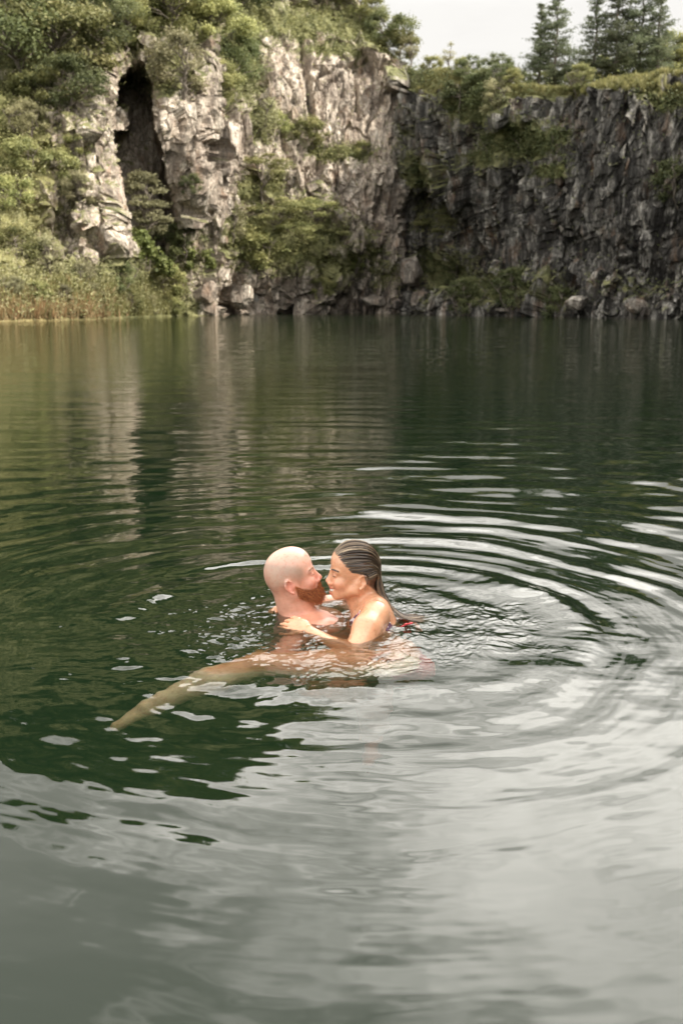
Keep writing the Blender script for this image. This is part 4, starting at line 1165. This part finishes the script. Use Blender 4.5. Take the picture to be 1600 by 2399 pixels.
def add_hand(b, wrist, direc, palm_n, s=1.0, curl=.5, flip=1):
    """palm, four fingers of different length with knuckle bends and a thumb leaving the palm's side"""
    d = np.array(direc, float); d /= np.linalg.norm(d); nn = np.array(palm_n, float); nn -= d * (nn @ d); nn /= np.linalg.norm(nn)
    sd = np.cross(d, nn) * flip
    w = np.array(wrist, float)
    R = np.stack([d, sd, nn], 1)
    b.ell(w + d * .048 * s, np.array([.050, .040, .0145]) * s, .012, R)
    for i, (off, ln, cu) in enumerate(((.030, .072, .85), (.010, .080, 1.0), (-.010, .075, 1.05), (-.029, .060, 1.2))):
        p = w + d * (.082 - .004 * abs(i - 1)) * s + sd * off * s; ang = .15; fd = d
        for j, fr in enumerate((.45, .31, .24)):
            ang += curl * cu * (.35 + .25 * j)
            fd = d * math.cos(ang) + nn * math.sin(ang) + sd * off * .9
            q = p + fd * ln * fr * s
            r0 = (.0092, .0084, .0076)[j] * s; r1 = (.0084, .0076, .0066)[j] * s
            b.cap(p, q, r0, r1, .0025); p = q
    p = w + d * .022 * s + sd * .030 * s
    for j, (ln, a) in enumerate(((.036, .75), (.030, .55), (.024, .35))):
        fd = d * math.cos(a) + sd * math.sin(a) + nn * (.25 + .15 * j); fd /= np.linalg.norm(fd)
        q = p + fd * ln * s; b.cap(p, q, (.0125, .0105, .0095)[j] * s, (.0105, .0095, .0078)[j] * s, .005); p = q


def skin_mat(name, rough=.42, wet=.5):
    m, g = new_mat(name)
    at = g.n('ShaderNodeAttribute', attribute_name='skin').outputs['Color']
    pos = g.n('ShaderNodeTexCoord').outputs['Object']
    n_ = g.noise(pos, 90, 4, .6); n2_ = g.noise(pos, 22, 4, .6)
    c = g.n('ShaderNodeVectorMath', operation='SCALE', ins={0: at, 'Scale': g.rng(n2_, .3, .7, .90, 1.10)}).outputs[0]
    c = g.mix(g.rng(n_, .52, .70, 0, .30), c, (.50, .15, .09))
    c = g.mix(g.rng(g.noise(pos, 260, 2, .5), .66, .72, 0, .35), c, (.22, .09, .05))
    bmp = g.n('ShaderNodeBump', ins={'Height': g.noise(pos, 420, 3, .6), 'Strength': .12, 'Distance': .0012})
    bs = g.n('ShaderNodeBsdfPrincipled', ins={'Base Color': c, 'Roughness': g.rng(n2_, .35, .65, rough - .16, rough + .10), 'Normal': bmp.outputs[0]})
    bs.inputs['Subsurface Weight'].default_value = .18
    bs.inputs['Subsurface Radius'].default_value = (1.0, .35, .18)
    bs.inputs['Subsurface Scale'].default_value = .010
    bs.inputs['Coat Weight'].default_value = wet * .6
    bs.inputs['Coat Roughness'].default_value = .18
    g.t.links.new(bs.outputs[0], g.out.inputs[0])
    return m


def gauss(L, c, r):
    return np.exp(-(((L - np.array(c)) / np.array(r)) ** 2).sum(1))


def strand_mat(name, rough=.3):
    m, g = new_mat(name)
    at = g.n('ShaderNodeAttribute', attribute_name='tint').outputs['Color']
    bs = g.n('ShaderNodeBsdfPrincipled', ins={'Base Color': at, 'Roughness': rough})
    bs.inputs['Specular IOR Level'].default_value = .6
    g.t.links.new(bs.outputs[0], g.out.inputs[0])
    return m


def multi_tubes(Pts, rad, cols, sides=4):
    """Pts (n,k,3) strands, rad (n,k), cols (n,3)"""
    n, k, _ = Pts.shape
    t = np.gradient(Pts, axis=1); t /= np.linalg.norm(t, axis=2, keepdims=True) + 1e-9
    ref = np.array([.31, .77, .55]); u = np.cross(t, ref); u /= np.linalg.norm(u, axis=2, keepdims=True) + 1e-9; w_ = np.cross(t, u)
    a = np.linspace(0, 2 * np.pi, sides, endpoint=False)
    V = Pts[:, :, None] + rad[:, :, None, None] * (np.cos(a)[None, None, :, None] * u[:, :, None] + np.sin(a)[None, None, :, None] * w_[:, :, None])
    i = (np.arange(k - 1)[:, None] * sides + np.arange(sides)[None]); j = (np.arange(k - 1)[:, None] * sides + (np.arange(sides)[None] + 1) % sides)
    f = np.stack([i, j, j + sides, i + sides], -1).reshape(-1, 4)
    Fc = (f[None] + (np.arange(n) * k * sides)[:, None, None]).reshape(-1, 4)
    return V.reshape(-1, 3), Fc, np.repeat(cols, k * sides, 0)


M_STR = strand_mat('wet_hair', .28)
M_BEARD = strand_mat('beard_hair', .5)

# ---------------- man
yaw, tl = math.radians(12), math.radians(18)
mf = np.array([math.cos(tl) * math.cos(yaw), math.cos(tl) * math.sin(yaw), math.sin(tl)])
MF = Frame((-.190, 3.600, .130), mf, (-math.sin(tl), 0, math.cos(tl)), .965)
mb = Body()
add_head(mb, MF, False, .0015)
nb0 = MF.w((-.026, 0, -.045)); nb1 = np.array([-.168, 3.59, -.03])
mb.cap(nb0, nb1, .056, .062, .02)
mb.cap(MF.w((.012, 0, -.070)), (-.135, 3.585, -.03), .040, .050, .025)
# neck cords and creases
for yy in (-.03, .03): mb.cap(MF.w((-.02, yy * 1.6, -.05)), (-.105, 3.585 + yy * .8, -.035), .012, .010, .018)
shn = np.array([-.150, 3.400, -.075]); shf = np.array([-.115, 3.785, -.080])
mb.cap((-.175, 3.59, -.05), shn + [0, .02, .012], .055, .045, .03).cap((-.175, 3.59, -.05), shf + [0, -.02, .01], .055, .045, .03)
mb.ell((-.085, 3.575, -.125), (.125, .165, .085), .05, Frame((0, 0, 0), (.8, .15, -.55), (.55, .1, .8)).R)
mb.ell((-.070, 3.545, -.043), (.085, .155, .048), .04).ell((-.060, 3.48, -.027), (.060, .062, .026), .05)
mb.ell((.03, 3.53, -.26), (.15, .145, .10), .06, Frame((0, 0, 0), (.6, 0, -.8), (.8, 0, .6)).R)
mb.ell((.08, 3.50, -.42), (.13, .155, .11), .05)
mb.chain([shn, (-.225, 3.235, -.135), (-.115, 3.165, -.125), (.06, 3.150, -.105)], [.052, .042, .040, .027], .02)
add_hand(mb, (.065, 3.15, -.105), (1, .05, -.05), (.1, .9, -.1), 1.05, .5, 1)
mb.chain([shf, (.0, 3.86, -.20), (.14, 3.74, -.22), (.21, 3.66, -.16)], [.052, .042, .038, .027], .02)
add_hand(mb, (.215, 3.655, -.155), (.6, -.7, .1), (-.6, -.5, 0), 1.05, .4, -1)
for sg, yy in ((1, 3.42), (-1, 3.60)):
    mb.chain([(.08, yy, -.45), (.12, yy + .05, -.84), (.10, yy + .20, -1.18)], [.085, .058, .042], .03)
    mb.chain([(.10, yy + .20, -1.18), (.12, yy + .16, -1.22), (.10, yy + .04, -1.24)], [.042, .036, .022], .02)
V, F = mb.mesh((-.42, 2.95, -1.30), (.36, 3.98, .30), .0027)
L = MF.l(V)
nrm = vgrad(V, F)
# beard area mask in the head frame
jl = -.020 - .42 * np.clip(L[:, 0] - .02, 0, 1)
by = np.interp(L[:, 0], [-.01, .005, .02, .05, .075, .1], [-.012, -.016, -.034, -.052, -.060, -.058])
beardm = sstep(.006, -.006, L[:, 2] - by) * sstep(-.006, .006, L[:, 0] + .000) * sstep(-.008, .004, L[:, 2] - np.interp(L[:, 0], [0, .03, .07, .1], [-.062, -.088, -.110, -.110])) * (np.abs(L[:, 1]) < .085)
mouthhole = gauss(L, (.096, 0, -.067), (.016, .021, .0085))
moust = sstep(.35, .65, gauss(L, (.094, 0, -.0535), (.018, .027, .0075)))
beardm = np.clip(np.maximum(beardm * sstep(.7, .35, mouthhole), moust * .9), 0, 1)
col = np.tile(np.array([[.60, .30, .20]]), (len(V), 1))
scalp = sstep(-.02, .03, L[:, 2]) * (L[:, 2] > -.2)
hair_sh = scalp * sstep(.085, .055, L[:, 2] + .45 * np.clip(L[:, 0], -.2, 1)) * sstep(.062, .035, L[:, 0]) * .75
hd = sstep(-.13, -.09, L[:, 2]) * (np.abs(L[:, 0]) < .15) * (np.linalg.norm(L, axis=1) < .17)


def blend(col, m, c): return col * (1 - m[:, None]) + np.array(c)[None] * m[:, None]


col = blend(col, hd * .7, (.66, .37, .27))
col = blend(col, scalp * .75, (.74, .50, .40))
col = blend(col, np.clip(hair_sh * 1.15, 0, .95), (.44, .33, .255))
col = blend(col, gauss(L, (.070, -.042, -.030), (.03, .03, .025)) * .55 + gauss(L, (.070, .042, -.030), (.03, .03, .025)) * .55, (.74, .34, .26))
col = blend(col, gauss(L, (.108, 0, -.034), (.016, .02, .016)) * .8, (.74, .30, .23))
for sy in (-1, 1): col = blend(col, gauss(L, (-.016, sy * .085, -.01), (.026, .014, .034)) * .85, (.78, .33, .25))
col = blend(col, gauss(L, (-.09, 0, .03), (.035, .06, .05)) * .5, (.70, .30, .19))
wd = V[:, 2]
col = blend(col, sstep(.03, -.03, wd) * (1 - hd) * .6, (.72, .34, .25))
col = blend(col, gauss(L, (.092, 0, -.0665), (.012, .022, .008)) * .8, (.55, .19, .15))
col = blend(col, gauss(L, (.089, 0, -.067), (.0055, .018, .0028)), (.10, .02, .02))
col = blend(col, beardm * .85, (.30, .10, .035))
MAN_M = skin_mat('pale_skin', .44, .4)
man = bpy.data.objects.new('person', None); COL.objects.link(man)
man.location = (-.15, 3.55, -1.2)
tag(man, 'bald man with a red beard, head tipped back in the lake', 'man')
def under(o, par):
    o.parent = par; o.matrix_parent_inverse = Matrix.Translation(-par.location); return o
body = under(link('body', mesh_np('man_body', V, F, True, colors={'skin': np.clip(col * np.array([1.0, .93, .90]), 0, 1)}), MAN_M), man)
body['label'] = 'bare pale skin, ruddy on neck and chest'
# beard
r = np.random.RandomState(4)
cand = np.where((beardm > .35) & (np.linalg.norm(L, axis=1) < .18))[0]
pk = r.choice(cand, 5200)
nl = nrm[pk]; Lp = L[pk]; base = V[pk] - nl * .001
k = 6
down = -MF.R[:, 2]; fwd = MF.R[:, 0]
dirn = nl * .8 + down * .7 + fwd * (.45 + 0 * Lp[:, :1]) + r.normal(size=nl.shape) * .22
dirn /= np.linalg.norm(dirn, axis=1, keepdims=True)
ln = (.0055 + .011 * sstep(-.045, -.10, Lp[:, 2]) * (.4 + .6 * sstep(.0, .05, Lp[:, 0]))) * (.7 + .6 * r.rand(len(pk)))
ln = np.where(moust[pk] > .4, .006 + .003 * r.rand(len(pk)), ln)
tt = np.linspace(0, 1, k)
curl = r.normal(size=nl.shape) * .30
curl[:] += down * .35
Pt = base[:, None] + (dirn[:, None] * tt[None, :, None] + curl[:, None] * (tt ** 2)[None, :, None]) * ln[:, None, None]
rad = (.00075 * (1 - .75 * tt))[None] * (.7 + .6 * r.rand(len(pk)))[:, None]
pal = np.array([[.44, .125, .035], [.60, .22, .065], [.26, .065, .020], [.70, .34, .12], [.13, .035, .013]])
ci = r.choice(5, len(pk), p=[.34, .27, .19, .10, .10]); cc = pal[ci] * (.8 + .4 * r.rand(len(pk), 1))
v_, f_, c_ = multi_tubes(Pt, rad, cc, 3)
under(link('beard', mesh_np('beard', v_, f_, True, colors={'tint': c_}), M_BEARD), man)['label'] = 'full reddish brown beard'


def hug(bd, pts, off, it=4):
    """push points along the surface normal until they lie off above the body"""
    p = pts.copy(); e = .0012
    for _ in range(it):
        d = bd.ev(p); g_ = np.stack([bd.ev(p + np.eye(3)[i] * e) - bd.ev(p - np.eye(3)[i] * e) for i in range(3)], 1)
        g_ /= np.linalg.norm(g_, axis=1, keepdims=True) + 1e-9
        p += g_ * (off - d)[:, None]
    return p


def lash_and_brow(bd, Fm, par, lashcol, browcol, browr, seed, dens=70, raise_=.0):
    r = np.random.RandomState(seed)
    for y in (-1, 1):
        t = np.linspace(-1, 1, 11)
        lid = np.stack([.0755 + .0145 * np.cos(t * .95), y * (.0305 + .0155 * np.sin(t * .95)), -.0075 + .0035 * t ** 2], 1)
        lid = hug(bd, Fm.wl(lid), np.full(11, .0004))
        v_, f_, c_ = multi_tubes(lid[None], (np.full(11, .0015) * np.sin(np.linspace(.5, 2.6, 11)))[None], np.array([lashcol]), 4)
        under(link('eyelashes', mesh_np('eyelashes', v_, f_, True, colors={'tint': c_}), M_BEARD), par)
        ps = []
        for i in range(dens):
            u = r.rand(); y0 = .013 + .037 * u
            p0 = np.array([.0945 - .2 * (y0 - .012) - 4.6 * max(0, y0 - .03) ** 1.5, y0, .0145 + .0055 * math.sin(u * 2.3) + r.normal() * .0011 + raise_])
            seg = p0[None] + np.linspace(0, 1, 4)[:, None] * (np.array([-.4 * u, .9, .25 - .5 * u]) * .0075)[None]
            seg[:, 1] *= y; ps.append(Fm.wl(seg))
        ps = hug(bd, np.concatenate(ps), np.tile(np.array([.0001, .0006, .0009, .0007]), dens)).reshape(dens, 4, 3)
        v_, f_, c_ = multi_tubes(ps, np.tile(browr * np.array([1, 1, .8, .3]), (dens, 1)), np.array([browcol]) * (.7 + .6 * r.rand(dens, 1)), 3)
        under(link('eyebrow', mesh_np('eyebrow', v_, f_, True, colors={'tint': c_}), M_BEARD), par)


lash_and_brow(mb, MF, man, (.12, .05, .03), (.34, .17, .08), .0006, 3, 160)


def teeth(Fm, par, dz, hw, h, x0=.0895):
    m_, g_ = new_mat('tooth_enamel')
    bs_ = g_.n('ShaderNodeBsdfPrincipled', ins={'Base Color': (.82, .78, .70, 1), 'Roughness': .2})
    g_.t.links.new(bs_.outputs[0], g_.out.inputs[0])
    Vs, Fs = [], []; o_ = 0; nt_ = 8
    for i in range(nt_):
        c0 = -1 + 2 * (i + .08) / nt_; c1 = -1 + 2 * (i + .92) / nt_
        pts = []
        for cx_i in (c0, c1):
            y = cx_i * hw; x = x0 - .010 * cx_i * cx_i
            for xx in (x, x - .004):
                for z in (dz, dz - h * (1 - .25 * cx_i * cx_i)): pts.append((xx, y, z))
        Vs.append(Fm.wl(np.array(pts))); q = np.array([[0, 4, 5, 1], [2, 3, 7, 6], [0, 2, 6, 4], [1, 5, 7, 3], [0, 1, 3, 2], [4, 6, 7, 5]]); Fs.append(q + o_); o_ += 8
    under(link('teeth', mesh_np('teeth', np.concatenate(Vs), np.concatenate(Fs), False), m_), par)


teeth(MF, man, -.0625, .018, .005, .0945)

# ---------------- woman
yaw = math.radians(-7)
wf_ = np.array([-math.cos(yaw), math.sin(yaw), .10])
WF = Frame((.050, 3.560, .160), wf_, (0, 0, 1), .95)
wb = Body()
add_head(wb, WF, True, .0075)
wb.cap(WF.w((-.030, 0, -.045)), (.112, 3.565, .035), .046, .047, .02)
wb.cap(WF.w((.010, 0, -.062)), (.075, 3.56, .010), .032, .036, .022)
wb.cap(WF.w((-.02, .05, -.035)), (.070, 3.535, .015), .011, .010, .016)
sn = np.array([.122, 3.415, .048]); sf = np.array([.118, 3.715, .040])
wb.cap((.118, 3.56, .035), sn, .040, .044, .03).cap((.118, 3.56, .035), sf, .040, .042, .03)
wb.cap((.070, 3.535, .005), (.085, 3.43, .040), .012, .012, .02)         # collar bone
TR = Frame((0, 0, 0), (-.93, .18, .30), (-.25, .70, .66)).R
wb.ell((.110, 3.535, -.045), (.078, .145, .105), .035, TR)
wb.ell((.130, 3.50, -.105), (.082, .135, .12), .04, TR)
wb.ell((.142, 3.47, -.005), (.028, .045, .050), .03, TR)                 # shoulder blade
wb.ell((.062, 3.50, -.055), (.050, .055, .055), .025).ell((.055, 3.60, -.055), (.050, .055, .055), .025)
wb.ell((.180, 3.36, -.215), (.085, .120, .12), .05, TR)
wb.ell((.200, 3.255, -.245), (.125, .120, .110), .05)
wb.chain([sn, (.090, 3.350, .020), (.045, 3.250, -.052)], [.050, .050, .043], .018)
wb.ell((.125, 3.385, -.045), (.060, .060, .050), .03)
wb.chain([(.045, 3.250, -.052), (-.030, 3.300, -.038), (-.112, 3.372, -.004)], [.043, .038, .024], .014)
add_hand(wb, (-.112, 3.372, -.002), (-.75, .50, .20), (.25, .55, -.80), .95, .55, 1)
wb.chain([sf, (.02, 3.80, -.02), (-.10, 3.74, -.015), (-.17, 3.70, -.0)], [.045, .036, .033, .024], .014)
add_hand(wb, (-.17, 3.70, .0), (-.6, -.55, .15), (.35, -.5, -.7), .95, .5, -1)
wb.chain([(.16, 3.20, -.175), (-.06, 3.16, -.122), (-.27, 3.14, -.098)], [.100, .098, .072], .03)
wb.chain([(-.27, 3.14, -.098), (-.41, 3.07, -.150), (-.56, 3.02, -.270)], [.074, .072, .046], .02)
wb.chain([(-.56, 3.02, -.270), (-.61, 3.00, -.31), (-.70, 2.95, -.40)], [.044, .042, .026], .02)
wb.chain([(.16, 3.34, -.30), (.02, 3.38, -.55), (-.05, 3.46, -.64)], [.090, .078, .054], .03)
wb.chain([(-.05, 3.46, -.64), (-.16, 3.60, -.66), (-.26, 3.74, -.68)], [.053, .053, .033], .02)
wb.chain([(-.26, 3.74, -.68), (-.29, 3.79, -.69), (-.33, 3.86, -.68)], [.034, .030, .014], .02)
V, F = wb.mesh((-.85, 2.75, -.74), (.38, 3.95, .31), .0027)
L = WF.l(V); nrmw = vgrad(V, F)
col = np.tile(np.array([[.56, .285, .160]]), (len(V), 1))
hd = (np.linalg.norm(L, axis=1) < .15) * sstep(-.11, -.08, L[:, 2])
col = blend(col, hd * .6, (.56, .29, .17))
for sy in (-1, 1):
    col = blend(col, gauss(L, (.070, sy * .04, -.034), (.026, .024, .020)) * .6, (.68, .27, .17))
    col = blend(col, gauss(L, (.082, sy * .032, .006), (.014, .02, .008)) * .45, (.34, .16, .10))
    col = blend(col, gauss(L, (.09, sy * .030, -.006), (.012, .014, .0028)) * .9, (.05, .025, .018))
col = blend(col, gauss(L, (.108, 0, -.034), (.014, .016, .014)) * .5, (.70, .30, .20))
lip = np.maximum(gauss(L, (.090, 0, -.0595), (.012, .024, .0044)), gauss(L, (.088, 0, -.081), (.012, .022, .0050)))
col = blend(col, np.clip(lip * 1.1, 0, .9), (.52, .13, .11))
col = blend(col, gauss(L, (.087, 0, -.069), (.0075, .021, .0058)) * .95, (.09, .015, .015))
hl = L[:, 2] - np.interp(L[:, 0], [-.09, -.035, -.02, .02, .045, .065, .088], [-.06, -.02, .020, .024, .046, .072, .096])
col = blend(col, sstep(-.004, .006, hl) * hd * .9, (.07, .045, .03))
col = blend(col, sstep(-.02, -.08, V[:, 2]) * sstep(3.30, 3.22, V[:, 1]) * sstep(-.06, -.10, V[:, 2]) * .95, (.95, .70, .52))  # submerged near leg painted paler for sky reflection and dim light under water
WOM_M = skin_mat('tanned_skin', .36, .75)
woman = bpy.data.objects.new('person', None); COL.objects.link(woman); woman.location = (.12, 3.5, -.5)
tag(woman, 'tanned woman with long wet hair, smiling nose to nose with the bald man', 'woman')
o = under(link('body', mesh_np('woman_body', V, F, True, colors={'skin': np.clip(col * (1.24 + .05 * sstep(-.05, -.1, V[:, 2]))[:, None], 0, 1)}), WOM_M), woman)
o['label'] = 'wet tanned skin'
lash_and_brow(wb, WF, woman, (.02, .012, .01), (.06, .035, .025), .0008, 9, 230, .001)
teeth(WF, woman, -.0615, .021, .0095, .0925)

# wet hair: dark under layer, then locks slicked back from the hairline and falling to the water
hb = Body()
tail = np.array([[.128, 3.565, .165], [.140, 3.56, .112], [.160, 3.545, .074], [.186, 3.525, .040], [.216, 3.510, .014], [.270, 3.515, -.002], [.335, 3.53, -.006]])
for i in range(len(tail) - 3): hb.cap(tail[i], tail[i + 1], [.018, .014, .009, .005][i], [.014, .009, .005, .003][i], .015)
Vh, Fh = hb.mesh((-.12, 3.38, -.08), (.30, 3.74, .31), .0035)
HLX, HLZ = [-.09, -.035, -.02, .02, .045, .065, .088], [-.06, -.02, .020, .024, .046, .072, .096]
under(link('hair_base', mesh_np('hair_base', Vh, Fh, True, colors={'tint': np.tile(np.array([[.035, .024, .017]]), (len(Vh), 1))}), M_STR), woman)
r = np.random.RandomState(12)
nlock = 136; per = 20; ns = nlock * per; kk = 34
lock_phi = np.sort(r.uniform(-121, 121, nlock)); lock_u = r.rand(nlock); lock_lift = r.rand(nlock) * .0055; lock_wv = r.rand(nlock) * 6; lock_end = r.uniform(.6, 1, nlock); lock_off = r.normal(size=nlock)
S_ = []; RR = []; CC = []; HP = []
for i in range(ns):
    li = i // per; sp_ = r.normal() * 1.5
    phi = math.radians(lock_phi[li] + sp_); ap = abs(math.degrees(phi))
    a0 = math.radians(np.interp(ap, [0, 30, 55, 75, 90, 104], [38, 42, 52, 74, 98, 122]) + r.normal() * 2.0)
    a1 = math.radians(np.interp(ap, [0, 60, 104], [176, 166, 152]))
    for a_t in np.linspace(.35, 2.2, 75):
        dt_ = np.array([math.cos(a_t), math.sin(a_t) * math.sin(phi), math.sin(a_t) * math.cos(phi)]) * np.array([.0935, .0795, .0905]) + np.array([-.006, 0, .040])
        if dt_[2] - np.interp(dt_[0], HLX, HLZ) > 0: a0 = a_t - .03 + r.normal() * .03; break
    t = np.linspace(0, 1, 20); al = a0 + (a1 - a0) * t
    lift = -.0008 + sstep(0, .25, t) * (.0020 + lock_lift[li] * np.sin(np.pi * np.clip(t * .9 + .1, 0, 1)) + .0011 * r.normal()) - .0004 * sp_ ** 2 * t
    wv = .07 * np.sin(t * 4.5 + lock_wv[li]) * t + .006 * r.normal() * t
    ph2 = math.radians(lock_phi[li] + sp_ * (1 - .5 * t[-1])) * (1 - .18 * t) + wv - math.radians(sp_) * .45 * t
    dv = np.stack([np.cos(al), np.sin(al) * np.sin(ph2), np.sin(al) * np.cos(ph2)], 1)
    hp = np.array([-.006, 0, .040]) + dv * (np.array([.0935, .0795, .0905]) + lift[:, None])
    hp[:, 2] -= .035 * sstep(.55, 1.0, t) * (1 if True else 0)
    pw = WF.wl(hp); HP.append(lift)
    # tail section
    lat = math.sin(phi); wdt = np.array([.034, .030, .024, .018, .020, .030, .045])
    depth_o = lock_off[li] * .5 + .12 * r.normal()
    tl_t = np.linspace(0, 1, 14)[1:]
    end = lock_end[li] * r.uniform(.93, 1)
    ti = tl_t * end * (len(tail) - 1)
    base = np.stack([np.interp(ti, np.arange(len(tail)), tail[:, c]) for c in range(3)], 1)
    ww = np.interp(ti, np.arange(len(tail)), wdt)
    base[:, 1] += -lat * ww * 1.0 + .004 * np.sin(ti * 2.1 + i)
    base[:, 0] += depth_o * ww * .32 - .25 * np.abs(lat) * ww * (ti < 3)
    base[:, 2] += np.where(ti > 4, .002 * np.sin(ti * 4 + i), 0) + (-depth_o * .1 * ww)
    # join smoothly
    pts = np.concatenate([pw, base[1:]])
    for _ in range(3): pts[14:-1] = (pts[13:-2] + 2 * pts[14:-1] + pts[15:]) / 4
    S_.append(pts); q = np.linspace(0, 1, len(pts))
    RR.append((.0010 + .0011 * r.rand()) * (1 - .55 * q) * np.minimum(1, .25 + q * 12))
    lock = vnoise(np.array([math.degrees(phi) / 6.0]), np.array([2.5]), None, 5)[0] + .6 * vnoise(np.array([math.degrees(phi) / 2.2]), np.array([7.5]), None, 6)[0]
    u = np.clip(-.12 + 1.1 * lock_u[li] - .16 * (ap > 60) + .14 * r.normal(), 0, 1)
    palc = np.array([[.032, .022, .015], [.10, .066, .040], [.24, .165, .10], [.50, .39, .26]])
    CC.append([np.interp(u, [0, .35, .65, 1], palc[:, c]) for c in range(3)])
S_ = np.array(S_); RR = np.array(RR)
q_ = S_[:, :14].reshape(-1, 3); lf = np.array(HP)[:, :14].ravel()
S_[:, :14] = hug(wb, q_, .0012 + lf, 3).reshape(ns, 14, 3)
for _ in range(2): S_[:, 11:-1] = (S_[:, 10:-2] + 2 * S_[:, 11:-1] + S_[:, 12:]) / 4
q_ = S_[:, 14:26].reshape(-1, 3); dq = wb.ev(q_); q2 = hug(wb, q_, np.maximum(dq, .003), 2); S_[:, 14:26] = q2.reshape(ns, 12, 3)
v_, f_, c_ = multi_tubes(S_, RR, np.array(CC), 4)
o = under(link('hair', mesh_np('hair', v_, f_, True, colors={'tint': c_}), M_STR), woman)
o['label'] = 'long wet blond streaked hair combed back and trailing on the water'

# bikini top: band hugging the ribs and a knotted tie floating behind
m, g = new_mat('patterned_swim_fabric')
pos = g.n('ShaderNodeTexCoord').outputs['Object']
vo = g.n('ShaderNodeTexVoronoi', ins={'Vector': g.mapping(pos, (1, 1, 1)), 'Scale': 42.0})
c = g.ramp(g.n('ShaderNodeSeparateXYZ', ins={0: vo.outputs['Color']}).outputs[0], [(0, (.62, .58, .60)), (.35, (.74, .72, .72)), (.36, (.12, .05, .10)), (.6, (.30, .14, .24)), (.61, (.78, .76, .76)), (.85, (.55, .08, .10)), (1, (.35, .30, .42))], 'CONSTANT')
bs = g.n('ShaderNodeBsdfPrincipled', ins={'Base Color': c, 'Roughness': .45})
g.t.links.new(bs.outputs[0], g.out.inputs[0])
M_SW = m
Taxis = TR[:, 2]; ctr = np.array([.150, 3.50, -.100])
h_ = (V - ctr) @ Taxis
near_torso = (np.abs(V[:, 0] - .13) < .14) & (V[:, 2] > -.30)
near_t = (V[:, 0] > .03) & (V[:, 0] < .26) & (V[:, 2] > -.30) & (V[:, 2] < .06)
armb = Body().chain([sn, (.090, 3.350, .020), (.045, 3.250, -.052)], [.050, .050, .043], .018).chain([(.045, 3.250, -.052), (-.030, 3.300, -.038), (-.112, 3.372, -.004)], [.043, .038, .024], .014)
band = (h_ > -.030) & (h_ < .022) & near_t & (armb.ev(V) > .006) & (V[:, 1] > 3.29)
vi = np.full(len(V), -1); fm = band[F].all(1); Fb = F[fm]
used = np.unique(Fb); vi[used] = np.arange(len(used))
outer = V[used] + nrmw[used] * .0035; Fo = vi[Fb]
bt = link('bikini_top', mesh_np('bikini_top', outer, Fo), M_SW); under(bt, woman)
sol = bt.modifiers.new('thickness', 'SOLIDIFY'); sol.thickness = .003; sol.offset = -.5
bt['label'] = 'white and purple patterned bikini top'
rr_ = []
kc = np.array([.238, 3.425, .010])
ptsA = np.array([[.185, 3.43, -.012], [.205, 3.42, -.002], [.222, 3.425, .004], kc])
loopA = kc + np.array([[0, 0, 0], [.008, -.006, .005], [.015, 0, .004], [.008, .006, .001], [0, 0, 0]]); loopB = kc + np.array([[0, 0, 0], [-.005, -.010, .005], [-.012, -.012, .003], [-.008, -.003, 0]])
vk, fk = tubes([(ptsA, np.array([.002, .002, .003, .003])), (loopA, np.array([.003, .004, .004, .003, .002])), (loopB, np.array([.003, .004, .003, .002]))], 8)
m, g = new_mat('red_ribbon')
bs = g.n('ShaderNodeBsdfPrincipled', ins={'Base Color': (.62, .06, .07, 1), 'Roughness': .4}); g.t.links.new(bs.outputs[0], g.out.inputs[0])
under(link('bikini_tie', mesh_np('bikini_tie', vk, fk), m), woman)['label'] = 'red knotted tie floating behind her back'
# bikini bottom
hip = np.array([.200, 3.255, -.245])
bb_ = (np.abs(V[:, 0] - .20) < .115) & (V[:, 2] < -.15) & (V[:, 1] < 3.36) & (V[:, 1] > 3.10)
Fb = F[bb_[F].all(1)]; used = np.unique(Fb); vi[:] = -1; vi[used] = np.arange(len(used))
m, g = new_mat('red_swim_fabric')
pos = g.n('ShaderNodeTexCoord').outputs['Object']
bs = g.n('ShaderNodeBsdfPrincipled', ins={'Base Color': g.ramp(g.noise(pos, 30, 3, .6), [(.45, (.45, .05, .05)), (.6, (.62, .10, .09))]), 'Roughness': .5}); g.t.links.new(bs.outputs[0], g.out.inputs[0])
bo = under(link('bikini_bottom', mesh_np('bikini_bottom', V[used] + nrmw[used] * .0035, vi[Fb]), m), woman)
